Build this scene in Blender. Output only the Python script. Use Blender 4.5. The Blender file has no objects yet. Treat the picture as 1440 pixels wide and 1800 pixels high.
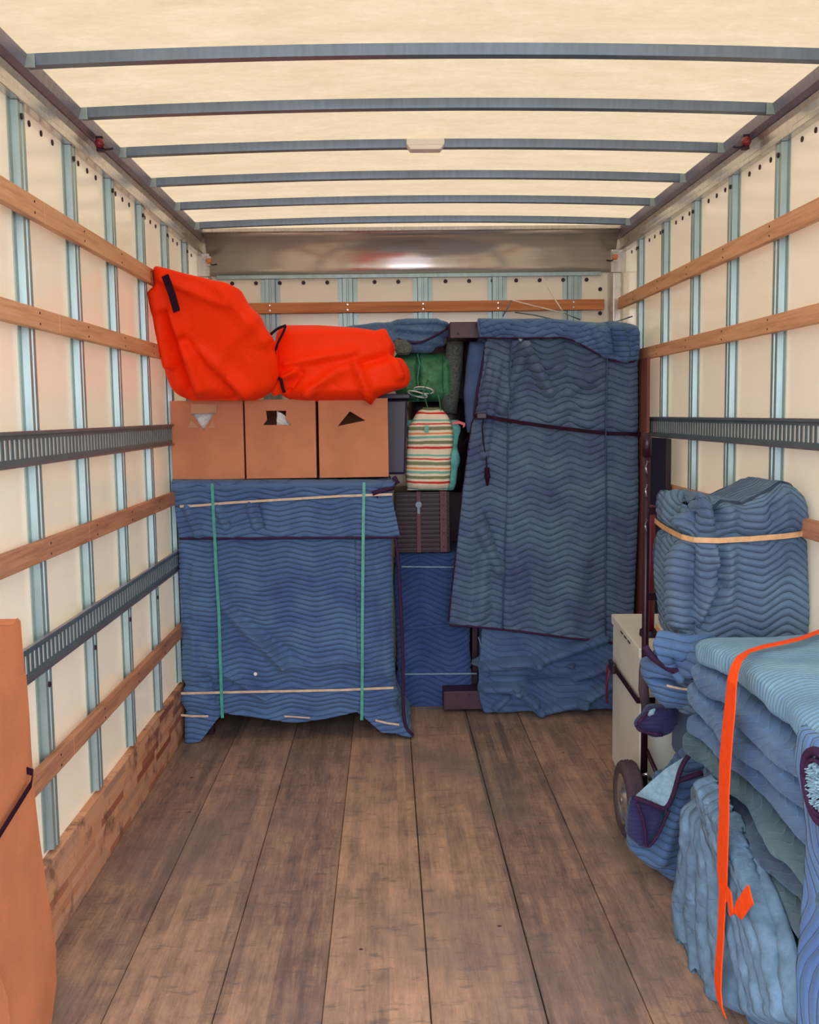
import bpy, math, random
import numpy as np
from mathutils import Matrix, Vector
from mathutils.geometry import tessellate_polygon
random.seed(7)
PI = math.pi
scn = bpy.context.scene
COL = scn.collection

# ------------------------------------------------------------------ camera
FPX = 1776.0
CAM = np.array([-0.1513, 0.0, 1.4957])
CR = np.array([0.99965639, -0.02249226, -0.01346102])
CU = np.array([0.01557586, 0.09666285, 0.9951953])
CF = np.array([0.02108302, 0.99506301, -0.09697997])
cd = bpy.data.cameras.new('camera')
cd.sensor_fit = 'HORIZONTAL'; cd.sensor_width = 36.0; cd.lens = FPX / 1440 * 36.0
cd.clip_start = 0.05
cam = bpy.data.objects.new('camera', cd); COL.objects.link(cam)
cam.matrix_world = Matrix(((CR[0], CU[0], -CF[0], CAM[0]), (CR[1], CU[1], -CF[1], CAM[1]), (CR[2], CU[2], -CF[2], CAM[2]), (0, 0, 0, 1)))
scn.camera = cam

# ------------------------------------------------------------------ world, sun, exposure
w = bpy.data.worlds.new('sky'); scn.world = w; w.use_nodes = True
nt = w.node_tree; nt.nodes.clear()
wo = nt.nodes.new('ShaderNodeOutputWorld'); bg = nt.nodes.new('ShaderNodeBackground')
bg.inputs['Color'].default_value = (0.90, 0.92, 1.0, 1); bg.inputs['Strength'].default_value = 5.0
nt.links.new(bg.outputs[0], wo.inputs[0])
sd = bpy.data.lights.new('sun', 'SUN'); sd.energy = 2.0; sd.angle = 0.06; sd.color = (1.0, 0.96, 0.90)
sun = bpy.data.objects.new('sun', sd); COL.objects.link(sun)
sun.location = (0, 4, 6); sun.rotation_euler = (math.radians(14), math.radians(8), 0)
pd = bpy.data.lights.new('rear_opening_portal', 'AREA'); pd.shape = 'RECTANGLE'; pd.size = 2.3; pd.size_y = 3.3
pd.cycles.is_portal = True
po = bpy.data.objects.new('rear_opening_portal', pd); COL.objects.link(po)
po.location = (0, 0.58, 0.95); po.rotation_euler = (math.radians(90), 0, 0)
scn.view_settings.view_transform = 'Standard'; scn.view_settings.look = 'None'
scn.view_settings.gamma = 1.0; scn.view_settings.use_curve_mapping = False
scn.view_settings.exposure = 0.24
scn.cycles.use_denoising = True
scn.cycles.max_bounces = 10; scn.cycles.diffuse_bounces = 6; scn.cycles.glossy_bounces = 4
scn.cycles.sample_clamp_indirect = 6.0

# ------------------------------------------------------------------ measuring helpers (photo pixel -> world point on a known surface)
def ray(px, py):
    return CF + CR * (px - 720) / FPX + CU * (900 - py) / FPX
def at(px, py, Y):
    d = ray(px, py); return CAM + d * (Y / d[1])
def onx(px, py, X):
    d = ray(px, py); return CAM + d * ((X - CAM[0]) / d[0])
def curve_at(pts, Y):
    return [tuple(at(x, y, Y)) for x, y in pts]

# ------------------------------------------------------------------ materials
def lin(r, g, b):
    f = lambda c: (c / 255 / 12.92) if c / 255 <= 0.04045 else ((c / 255 + 0.055) / 1.055) ** 2.4
    return (f(r), f(g), f(b), 1.0)

class NT:
    def __init__(s, name):
        s.m = bpy.data.materials.new(name); s.m.use_nodes = True
        s.t = s.m.node_tree; s.t.nodes.clear()
        s.out = s.n('OutputMaterial')
    def n(s, t, **k):
        x = s.t.nodes.new('ShaderNode' + t)
        for a, b in k.items(): setattr(x, a, b)
        return x
    def l(s, a, b): s.t.links.new(a, b)
    def math(s, op, a, b=None, c=None, clamp=False):
        x = s.n('Math', operation=op, use_clamp=clamp)
        for i, v in enumerate((a, b, c)):
            if v is None: continue
            if hasattr(v, 'is_linked'): s.l(v, x.inputs[i])
            else: x.inputs[i].default_value = v
        return x.outputs[0]
    def noise(s, vec, scale, detail=3, rough=0.55):
        x = s.n('TexNoise'); x.inputs['Scale'].default_value = scale
        x.inputs['Detail'].default_value = detail; x.inputs['Roughness'].default_value = rough
        if vec is not None: s.l(vec, x.inputs['Vector'])
        return x.outputs['Fac']
    def map(s, vec, sc, loc=(0, 0, 0)):
        x = s.n('Mapping'); x.inputs['Scale'].default_value = sc; x.inputs['Location'].default_value = loc
        s.l(vec, x.inputs['Vector']); return x.outputs[0]
    def ramp(s, fac, stops):
        x = s.n('ValToRGB'); e = x.color_ramp.elements
        while len(e) < len(stops): e.new(0.5)
        for i, (p, c) in enumerate(stops): e[i].position = p; e[i].color = c
        s.l(fac, x.inputs[0]); return x.outputs[0]
    def mix(s, fac, a, b, mode='MIX'):
        x = s.n('Mix', data_type='RGBA', blend_type=mode)
        for sock, v in ((x.inputs[0], fac), (x.inputs[6], a), (x.inputs[7], b)):
            if hasattr(v, 'is_linked'): s.l(v, sock)
            else: sock.default_value = v
        return x.outputs[2]
    def bump(s, h, dist, strength=1.0, normal=None):
        x = s.n('Bump'); x.inputs['Distance'].default_value = dist; x.inputs['Strength'].default_value = strength
        s.l(h, x.inputs['Height'])
        if normal: s.l(normal, x.inputs['Normal'])
        return x.outputs[0]
    def bsdf(s, col, rough=0.5, metal=0.0, normal=None, spec=0.5, **extra):
        b = s.n('BsdfPrincipled')
        for k, v in (('Base Color', col), ('Roughness', rough), ('Metallic', metal), ('Specular IOR Level', spec)):
            if hasattr(v, 'is_linked'): s.l(v, b.inputs[k])
            else: b.inputs[k].default_value = v
        for k, v in extra.items():
            b.inputs[k.replace('_', ' ')].default_value = v
        if normal: s.l(normal, b.inputs['Normal'])
        s.l(b.outputs[0], s.out.inputs[0]); return b
    def obj(s): return s.n('TexCoord').outputs['Object']
    def uv(s): return s.n('TexCoord').outputs['UV']

def m_plain(name, col, rough=0.5, metal=0.0, nscale=30, var=0.12, bd=0.001, spec=0.5):
    t = NT(name); c = t.obj(); n = t.noise(c, nscale, 4)
    d = tuple(x * (1 - var * 2) for x in col[:3]) + (1,); u = tuple(min(1, x * (1 + var)) for x in col[:3]) + (1,)
    t.bsdf(t.ramp(n, [(0.3, d), (0.7, u)]), rough, metal, t.bump(n, bd) if bd else None, spec)
    return t.m

def m_metal(name, col, rough=0.32, metal=0.75):
    t = NT(name); c = t.obj()
    n = t.noise(t.map(c, (40, 40, 3)), 1.5, 4); n2 = t.noise(c, 6, 3)
    f = t.math('ADD', t.math('MULTIPLY', n, 0.5), t.math('MULTIPLY', n2, 0.5))
    d = tuple(x * 0.75 for x in col[:3]) + (1,); u = tuple(min(1, x * 1.15) for x in col[:3]) + (1,)
    r = t.math('MULTIPLY_ADD', n2, 0.10, rough - 0.05)
    t.bsdf(t.ramp(f, [(0.3, d), (0.7, u)]), r, metal)
    return t.m

def m_wood(name, c1, c2, c3, axis='Y', rough=0.6, stretch=2.5, cross=45):
    t = NT(name); c = t.obj()
    sc = {'Y': (cross, stretch, cross), 'X': (stretch, cross, cross), 'Z': (cross, cross, stretch)}[axis]
    g = t.noise(t.map(c, sc), 1.0, 5, 0.65)
    b = t.noise(c, 3.0, 3); k = t.noise(t.map(c, tuple(0.3 * x for x in sc)), 1.3, 2)
    col = t.ramp(g, [(0.28, c3), (0.5, c2), (0.72, c1)])
    col = t.mix(t.math('MULTIPLY', t.ramp(k, [(0.55, (0, 0, 0, 1)), (0.8, (1, 1, 1, 1))]), 0.5), col, c3)
    col = t.mix(t.math('MULTIPLY', b, 0.35), col, c2)
    t.bsdf(col, rough, 0, t.bump(g, 0.0015), 0.35)
    return t.m

QUILT = dict(pitch=0.033, amp=0.020, period=0.20)
def m_quilt(name, hi, lo, pitch=0.033, amp=0.022, period=0.20, depth=0.007, thread_or_shade=None, fade=0.35):
    """quilted moving blanket: chevron rows of stitching pull the padding into ridges; UV is in metres of cloth"""
    t = NT(name); uv = t.uv(); sep = t.n('SeparateXYZ')
    wn = t.n('TexNoise'); wn.inputs['Scale'].default_value = 7; wn.inputs['Detail'].default_value = 2
    t.l(uv, wn.inputs['Vector'])
    off = t.n('VectorMath', operation='MULTIPLY_ADD'); t.l(wn.outputs['Color'], off.inputs[0])
    off.inputs[1].default_value = (0.002, 0.002, 0); t.l(uv, off.inputs[2])
    t.l(off.outputs[0], sep.inputs[0])
    u, v = sep.outputs[0], sep.outputs[1]
    s1 = t.math('SINE', t.math('MULTIPLY', u, 2 * PI / period))
    tri = t.math('MULTIPLY', t.math('ARCSINE', t.math('MULTIPLY', s1, 0.93)), amp / 1.2)
    ph = t.math('MULTIPLY', t.math('ADD', v, tri), PI / pitch)
    a = t.math('ABSOLUTE', t.math('SINE', ph))
    h = t.math('POWER', a, 0.55)
    fine = t.noise(uv, 420, 2); puck = t.noise(t.map(uv, (60, 16, 1)), 1, 3)
    hh = t.math('ADD', t.math('MULTIPLY', puck, 0.28), h)
    nrm = t.bump(hh, depth, 1.0)
    nrm = t.bump(fine, 0.0006, 0.6, nrm)
    big = t.noise(uv, 5, 4, 0.6)
    col = t.ramp(big, [(0.3, lo), (0.72, hi)])  # random patches; the purplish low tone also stands in for shadow tint
    th = thread_or_shade or tuple(x * 0.45 for x in lo[:3]) + (1,)
    line = t.math('SUBTRACT', 1.0, t.math('MULTIPLY', a, 6.0), clamp=True)
    col = t.mix(t.math('MULTIPLY', line, 0.8), col, th)  # stitch thread lines; dark ones also paint crease shade into the valleys
    b = t.bsdf(col, 0.85, 0, nrm, 0.2)
    b.inputs['Sheen Weight'].default_value = 0.25; b.inputs['Sheen Roughness'].default_value = 0.5
    b.inputs['Sheen Tint'].default_value = (0.45, 0.72, 0.95, 1)
    return t.m

M = {}
M['quilt'] = m_quilt('blue_quilted_blanket', lin(90, 124, 164), lin(66, 90, 140), pitch=0.0235, amp=0.0115, period=0.235, depth=0.0075, thread_or_shade=lin(56, 44, 92))
M['quilt_tall'] = m_quilt('blue_quilted_blanket_bold', lin(98, 124, 150), lin(70, 84, 124), pitch=0.0325, amp=0.0165, period=0.195, depth=0.010, thread_or_shade=lin(52, 34, 76))
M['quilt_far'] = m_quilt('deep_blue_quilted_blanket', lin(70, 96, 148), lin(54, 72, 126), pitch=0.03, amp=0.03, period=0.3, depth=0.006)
M['quilt_chair'] = m_quilt('chair_quilted_blanket', lin(100, 128, 150), lin(74, 90, 122), pitch=0.024, amp=0.017, period=0.165, depth=0.0085, thread_or_shade=lin(50, 32, 76))
M['crumple'] = m_plain('crumpled_blue_cloth', lin(104, 134, 160), 0.85, nscale=24, var=0.16, bd=0.008, spec=0.2)
M['quilt_soft'] = m_quilt('soft_blue_quilted_blanket', lin(90, 120, 156), lin(64, 86, 130), pitch=0.03, amp=0.02, period=0.3, depth=0.003)
M['quilt_pale'] = m_quilt('pale_blue_quilted_blanket', lin(128, 170, 190), lin(98, 136, 172), pitch=0.016, amp=0.03, period=0.36, depth=0.003, thread_or_shade=lin(88, 118, 158))
M['quilt_mid'] = m_quilt('mid_blue_quilted_blanket', lin(92, 124, 160), lin(66, 92, 138), pitch=0.05, amp=0.05, period=0.16, depth=0.003, thread_or_shade=lin(120, 152, 178))
M['quilt_dark'] = m_quilt('slate_quilted_blanket', lin(70, 88, 108), lin(50, 62, 90), pitch=0.05, amp=0.05, period=0.16, depth=0.003, thread_or_shade=lin(96, 112, 132))
M['quilt_green'] = m_quilt('grey_green_quilted_blanket', lin(86, 112, 118), lin(60, 80, 94), pitch=0.05, amp=0.05, period=0.16, depth=0.003, thread_or_shade=lin(110, 132, 136))
M['smooth_blue'] = m_plain('smooth_blue_cloth', lin(72, 96, 138), 0.8, nscale=12, bd=0.004, spec=0.2)
M['cloth_pale'] = m_plain('pale_blue_lining', lin(134, 168, 186), 0.85, nscale=60, bd=0.002, spec=0.2)
M['binding'] = m_plain('dark_purple_binding', lin(58, 34, 66), 0.75, nscale=90, bd=0.001, spec=0.2)
M['band'] = m_plain('cream_rubber_band', lin(206, 182, 156), 0.5, nscale=40, bd=0)
M['band_tan'] = m_plain('tan_rubber_band', lin(212, 168, 120), 0.5, nscale=40, bd=0)
M['green_strap'] = m_plain('green_plastic_strapping', lin(62, 158, 138), 0.35, nscale=40, bd=0)
M['blue_cord'] = m_plain('blue_cord', lin(64, 84, 122), 0.6, nscale=60, bd=0)
M['black'] = m_plain('black_plastic', lin(28, 6, 22), 0.45, nscale=40, bd=0.0005)
M['black_metal'] = m_plain('black_painted_steel', lin(44, 14, 34), 0.35, 0.2, nscale=40, bd=0)
M['rubber'] = m_plain('worn_black_rubber', lin(76, 60, 72), 0.8, nscale=120, bd=0.002)
M['webbing'] = m_plain('black_webbing', lin(42, 10, 34), 0.8, nscale=200, bd=0.001, spec=0.2)
M['silver'] = m_metal('bright_steel', lin(205, 210, 212), 0.25, 0.9)
M['stud'] = m_metal('galvanised_steel', lin(160, 182, 182), 0.36, 0.45)
M['track'] = m_metal('grey_logistic_steel', lin(112, 132, 140), 0.45, 0.5)
M['rail'] = m_metal('dull_steel_rail', lin(158, 152, 166), 0.4, 0.8)
M['rail_lower'] = m_metal('light_steel_rail', lin(214, 210, 205), 0.28, 0.8)
M['bow'] = m_metal('roof_bow_steel', lin(124, 142, 160), 0.38, 0.65)
M['wood'] = m_wood('pine_slat', lin(232, 186, 148), lin(216, 164, 124), lin(176, 122, 90))
M['wood_back'] = m_wood('amber_pine_slat', lin(222, 150, 98), lin(200, 126, 78), lin(150, 86, 54), 'X')
M['wood_worn'] = m_wood('worn_pine_slat', lin(214, 162, 126), lin(186, 132, 100), lin(120, 82, 74))
M['dark_wood'] = m_wood('dark_stained_wood', lin(56, 18, 34), lin(42, 10, 26), lin(28, 4, 18), 'Z', 0.4)
M['plate_wood'] = m_plain('brown_painted_board', lin(64, 28, 46), 0.45, nscale=8, bd=0)
M['leather'] = m_plain('brown_leather', lin(84, 30, 42), 0.5, nscale=80, bd=0.001)
M['red_board'] = m_plain('dark_red_board', lin(104, 14, 46), 0.5, nscale=8, bd=0)
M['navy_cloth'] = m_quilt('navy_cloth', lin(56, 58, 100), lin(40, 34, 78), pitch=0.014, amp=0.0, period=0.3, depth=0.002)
M['tub'] = m_plain('navy_plastic', lin(34, 22, 62), 0.4, nscale=8, bd=0)
M['white_enamel'] = m_plain('off_white_enamel', lin(224, 230, 220), 0.4, nscale=4, var=0.05, bd=0)
M['white'] = m_plain('white_plastic', lin(238, 234, 226), 0.4, nscale=10, var=0.03, bd=0)
M['paper'] = m_plain('white_packing_paper', lin(236, 232, 226), 0.8, nscale=14, var=0.05, bd=0.01)
M['green_cloth'] = m_plain('green_sleeping_bag_cloth', lin(70, 138, 96), 0.6, nscale=22, var=0.3, bd=0.01)
M['grey_felt'] = m_plain('grey_green_felt', lin(108, 116, 112), 0.95, nscale=150, var=0.3, bd=0.006, spec=0.1)
M['amber'] = m_plain('amber_lens', lin(222, 130, 84), 0.2, nscale=10, bd=0)
M['red_lens'] = m_plain('dark_red_lens', lin(128, 24, 36), 0.2, nscale=10, bd=0)
M['string'] = m_plain('pale_string', lin(238, 226, 206), 0.7, nscale=10, bd=0)
M['grey_wire'] = m_plain('grey_wire', lin(104, 120, 132), 0.4, 0.5, nscale=10, bd=0)
M['hole'] = m_plain('dark_bolt_hole', lin(48, 30, 48), 0.6, nscale=10, bd=0)
M['stone'] = m_plain('asphalt', lin(120, 114, 116), 0.9, nscale=30, bd=0.01)

def m_card(name, c):
    t = NT(name); o = t.obj()
    n = t.noise(o, 5, 4); f = t.noise(t.map(o, (30, 30, 240)), 1, 2); s = t.noise(t.map(o, (8, 3, 1.5)), 1.0, 3)
    a = tuple(x * 0.88 for x in c[:3]) + (1,); b = tuple(min(1, x * 1.1) for x in c[:3]) + (1,)
    col = t.ramp(n, [(0.35, a), (0.65, b)])
    col = t.mix(t.ramp(s, [(0.68, (0, 0, 0, 1)), (0.80, (0.45, 0.45, 0.45, 1))]), col, tuple(min(1, x * 1.35 + 0.03) for x in c[:3]) + (1,))
    t.bsdf(col, 0.75, 0, t.bump(f, 0.0006), 0.25); return t.m
M['card'] = m_card('kraft_cardboard', lin(194, 128, 94))
M['card2'] = m_card('orange_brown_cardboard', lin(196, 124, 86))
M['card_dark'] = m_card('dull_brown_cardboard', lin(134, 82, 72))
M['card_edge'] = m_card('cut_cardboard_edge', lin(196, 150, 112))

def m_red(name, c, folds=0.012):
    t = NT(name); o = t.obj()
    n = t.noise(o, 4, 3, 0.5); v = t.n('TexVoronoi', feature='DISTANCE_TO_EDGE'); v.inputs['Scale'].default_value = 3
    wv = t.n('VectorMath', operation='ADD'); t.l(o, wv.inputs[0])
    nn = t.n('TexNoise'); nn.inputs['Scale'].default_value = 3; t.l(o, nn.inputs['Vector']); t.l(nn.outputs['Color'], wv.inputs[1])
    t.l(wv.outputs[0], v.inputs['Vector'])
    e = t.math('POWER', t.math('MULTIPLY', v.outputs['Distance'], 2.0, clamp=True), 0.6)
    h = t.math('ADD', t.math('MULTIPLY', n, 1.0), t.math('MULTIPLY', e, 0.28))
    nrm = t.bump(h, folds)
    b = t.bsdf(c, 0.55, 0, nrm, 0.12); return t.m
M['red'] = m_red('vermilion_cloth', (1.0, 0.040, 0.003, 1), 0.013)
M['orange'] = m_plain('neon_orange_webbing', (1.0, 0.085, 0.01, 1), 0.6, nscale=60, var=0.06, bd=0.0006, spec=0.2)

def m_wall():
    t = NT('cream_glassfibre_wall'); o = t.obj()
    n = t.noise(t.map(o, (1, 1.2, 14)), 1, 3); s = t.noise(o, 2.2, 3)
    c = t.mix(t.math('MULTIPLY', n, 0.4), lin(246, 242, 228), lin(238, 231, 214))
    c = t.mix(t.ramp(s, [(0.6, (0, 0, 0, 1)), (0.85, (0.35, 0.35, 0.35, 1))]), c, lin(220, 206, 184))
    b = t.bsdf(c, 0.14, 0, t.bump(s, 0.002), 0.45)
    tr = t.n('BsdfTranslucent'); t.l(t.mix(1.0, c, (0.95, 0.80, 0.60, 1), 'MULTIPLY'), tr.inputs[0]); mx = t.n('MixShader'); mx.inputs[0].default_value = 0.045
    t.l(b.outputs[0], mx.inputs[1]); t.l(tr.outputs[0], mx.inputs[2]); t.l(mx.outputs[0], t.out.inputs[0]); return t.m
M['wall'] = m_wall()

def m_roof():
    t = NT('translucent_roof_skin'); o = t.obj()
    n = t.noise(t.map(o, (4, 11, 1)), 1.0, 6, 0.6); n2 = t.noise(t.map(o, (30, 50, 1)), 1.0, 4, 0.6)
    f = t.math('ADD', t.math('MULTIPLY', n, 0.6), t.math('MULTIPLY', n2, 0.4))
    c = t.ramp(f, [(0.34, (0.72, 0.585, 0.40, 1)), (0.52, (0.80, 0.66, 0.465, 1)), (0.68, (0.88, 0.74, 0.54, 1))])
    tr = t.n('BsdfTranslucent'); t.l(t.mix(1.0, c, (0.245, 0.235, 0.215, 1), 'MULTIPLY'), tr.inputs[0])
    df = t.n('BsdfDiffuse'); t.l(c, df.inputs[0])
    gl = t.n('BsdfGlossy'); gl.inputs['Roughness'].default_value = 0.3
    m1 = t.n('MixShader'); m1.inputs[0].default_value = 0.30; t.l(tr.outputs[0], m1.inputs[1]); t.l(df.outputs[0], m1.inputs[2])
    m2 = t.n('MixShader'); m2.inputs[0].default_value = 0.02; t.l(m1.outputs[0], m2.inputs[1]); t.l(gl.outputs[0], m2.inputs[2])
    t.l(m2.outputs[0], t.out.inputs[0]); return t.m
M['roof'] = m_roof()

def m_floor():
    t = NT('worn_laminated_plank_floor'); o = t.obj(); sep = t.n('SeparateXYZ'); t.l(o, sep.inputs[0])
    x = sep.outputs[0]; y = sep.outputs[1]
    # boards 0.272 m wide made of narrow glued staves of random length
    bid = t.math('FLOOR', t.math('MULTIPLY', t.math('ADD', x, 0.885), 1 / 0.2735))
    sid = t.math('FLOOR', t.math('MULTIPLY', t.math('ADD', x, 0.885), 1 / 0.0342))
    sh = t.math('FRACT', t.math('MULTIPLY', t.math('SINE', t.math('MULTIPLY', sid, 12.98)), 437.5))
    yid = t.math('FLOOR', t.math('ADD', t.math('MULTIPLY', y, 1 / 0.9), t.math('MULTIPLY', sh, 7.0)))
    cmb = t.n('CombineXYZ'); t.l(sid, cmb.inputs[0]); t.l(yid, cmb.inputs[1])
    wn = t.n('TexWhiteNoise', noise_dimensions='2D'); t.l(cmb.outputs[0], wn.inputs['Vector'])
    wb = t.n('TexWhiteNoise', noise_dimensions='1D'); t.l(bid, wb.inputs['W'])
    grain = t.noise(t.map(o, (110, 9, 1)), 1, 6, 0.75)
    patch = t.noise(t.map(o, (6.5, 5.5, 1)), 1.0, 9, 0.74)
    scuff = t.noise(t.map(o, (9, 26, 1)), 1.0, 5, 0.7)
    streak = t.noise(t.map(o, (26, 2.4, 1), (3, 5, 0)), 1.0, 6, 0.7)
    f = t.math('ADD', t.math('MULTIPLY', wn.outputs['Value'], 0.09), t.math('MULTIPLY', grain, 0.30))
    f = t.math('ADD', f, t.math('MULTIPLY', patch, 0.38)); f = t.math('ADD', f, t.math('MULTIPLY', streak, 0.32))
    f = t.math('ADD', f, t.math('MULTIPLY', wb.outputs['Value'], 0.10))
    c = t.ramp(f, [(0.47, lin(110, 93, 88)), (0.56, lin(142, 118, 104)), (0.65, lin(172, 142, 121)), (0.78, lin(204, 164, 134))])
    tealish = t.ramp(scuff, [(0.56, (0, 0, 0, 1)), (0.66, (0.6, 0.6, 0.6, 1))])
    c = t.mix(tealish, c, lin(92, 90, 92))
    grey = t.ramp(t.noise(t.map(o, (2.1, 1.3, 1), (9, 2, 0)), 1.0, 4, 0.6), [(0.50, (0, 0, 0, 1)), (0.68, (0.6, 0.6, 0.6, 1))])
    c = t.mix(grey, c, lin(122, 112, 110))
    vv = t.n('TexVoronoi'); vv.inputs['Scale'].default_value = 5.5; t.l(o, vv.inputs['Vector'])
    spot = t.ramp(vv.outputs['Distance'], [(0.028, (0.9, 0.9, 0.9, 1)), (0.045, (0, 0, 0, 1))])
    c = t.mix(spot, c, lin(62, 40, 48))
    r = t.math('MULTIPLY_ADD', patch, 0.3, 0.42)
    t.bsdf(c, r, 0, t.bump(t.math('ADD', grain, scuff), 0.0015), 0.35); return t.m
M['floor'] = m_floor()

def m_kick():
    t = NT('laminated_kick_board'); o = t.obj(); sep = t.n('SeparateXYZ'); t.l(o, sep.inputs[0])
    y = sep.outputs[1]; z = sep.outputs[2]
    sid = t.math('FLOOR', t.math('MULTIPLY', z, 1 / 0.027))
    sh = t.math('FRACT', t.math('MULTIPLY', t.math('SINE', t.math('MULTIPLY', sid, 45.7)), 137.5))
    yid = t.math('FLOOR', t.math('ADD', t.math('MULTIPLY', y, 1 / 0.28), t.math('MULTIPLY', sh, 7.0)))
    cmb = t.n('CombineXYZ'); t.l(sid, cmb.inputs[0]); t.l(yid, cmb.inputs[1])
    wn = t.n('TexWhiteNoise', noise_dimensions='2D'); t.l(cmb.outputs[0], wn.inputs['Vector'])
    g = t.noise(t.map(o, (1, 3, 90)), 1, 4, 0.65); n = t.noise(o, 7, 5, 0.7)
    c = t.ramp(wn.outputs['Value'], [(0.0, lin(150, 76, 56)), (0.12, lin(176, 104, 76)), (0.22, lin(214, 152, 112)), (0.70, lin(234, 180, 138)), (1.0, lin(190, 148, 126))])
    c = t.mix(t.math('MULTIPLY', g, 0.5), c, lin(150, 104, 84))
    c = t.mix(t.ramp(n, [(0.53, (0, 0, 0, 1)), (0.64, (0.85, 0.85, 0.85, 1))]), c, lin(116, 84, 76))
    t.bsdf(c, 0.6, 0, t.bump(g, 0.001), 0.3); return t.m
M['kick'] = m_kick()

def m_header():
    t = NT('brushed_aluminium_header'); o = t.obj()
    n = t.noise(t.map(o, (0.8, 8, 70)), 1, 3)
    t.bsdf(t.ramp(n, [(0.3, lin(214, 208, 204)), (0.7, lin(234, 226, 218))]), 0.2, 0.6, None, 0.5)
    return t.m
M['header'] = m_header()

def m_stripes():
    t = NT('striped_tote_cloth'); uv = t.uv(); sep = t.n('SeparateXYZ'); t.l(uv, sep.inputs[0])
    n = t.noise(uv, 9, 2)
    v = t.math('FRACT', t.math('MULTIPLY', t.math('ADD', sep.outputs[1], t.math('MULTIPLY', n, 0.012)), 1 / 0.165))
    W = lin(238, 226, 200); R_ = lin(214, 60, 52); G = lin(128, 138, 104); T = lin(120, 190, 176); O = lin(236, 150, 92)
    st = [(0, W), (.07, R_), (.13, W), (.2, G), (.29, W), (.36, T), (.43, W), (.48, O), (.53, W), (.60, G), (.70, W), (.76, R_), (.80, W), (.86, T), (.91, W)]
    x = t.n('ValToRGB'); x.color_ramp.interpolation = 'CONSTANT'; e = x.color_ramp.elements
    while len(e) < len(st): e.new(0.5)
    for i, (p, c) in enumerate(st): e[i].position = p; e[i].color = c
    t.l(v, x.inputs[0]); t.bsdf(x.outputs[0], 0.6, 0, t.bump(t.noise(uv, 30, 3), 0.006), 0.2); return t.m
M['stripes'] = m_stripes()
M['aqua'] = m_plain('aqua_tote_side', lin(110, 192, 184), 0.6, nscale=30, var=0.15, bd=0.006)
M['pink'] = m_plain('pink_ribbon', lin(226, 112, 120), 0.6, nscale=30, bd=0)

# ------------------------------------------------------------------ object helpers
def tag(o, label=None, cat=None, group=None, kind=None):
    if label: o['label'] = label
    if cat: o['category'] = cat
    if group: o['group'] = group
    if kind: o['kind'] = kind
    return o
def thing(name, label, cat, loc, group=None):
    o = bpy.data.objects.new(name, None); COL.objects.link(o); o.location = loc; o.empty_display_size = 0.05
    return tag(o, label, cat, group)
def world_loc(o):
    v = Vector((0, 0, 0))
    while o is not None: v = v + Vector(o.location); o = o.parent
    return v
def mesh(name, V, F, mat, parent=None, uv=None, smooth=False, bevel=0, solid=0, loc=None):
    """verts are given in world coordinates; the object's origin goes to its parent's, or to its own base"""
    V = np.asarray(V, float).reshape(-1, 3)
    if parent is not None: base = np.array(world_loc(parent)); lo = (0, 0, 0)
    else:
        base = np.array([(V[:, 0].min() + V[:, 0].max()) / 2, (V[:, 1].min() + V[:, 1].max()) / 2, V[:, 2].min()]) if loc is None else np.array(loc, float)
        lo = base
    me = bpy.data.meshes.new(name); me.from_pydata((V - base).tolist(), [], F); me.update()
    me.materials.append(mat)
    if uv is not None:
        ul = me.uv_layers.new(name='UVMap'); vi = np.empty(len(me.loops), int); me.loops.foreach_get('vertex_index', vi)
        ul.data.foreach_set('uv', np.asarray(uv, float).reshape(-1, 2)[vi].ravel())
    me.polygons.foreach_set('use_smooth', [smooth] * len(me.polygons))
    o = bpy.data.objects.new(name, me); COL.objects.link(o); o.location = lo
    if parent is not None: o.parent = parent
    if solid:
        s = o.modifiers.new('thickness', 'SOLIDIFY'); s.thickness = solid; s.offset = -1
    if bevel:
        b = o.modifiers.new('bevel', 'BEVEL'); b.width = bevel; b.segments = 2; b.limit_method = 'ANGLE'
    return o

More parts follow.
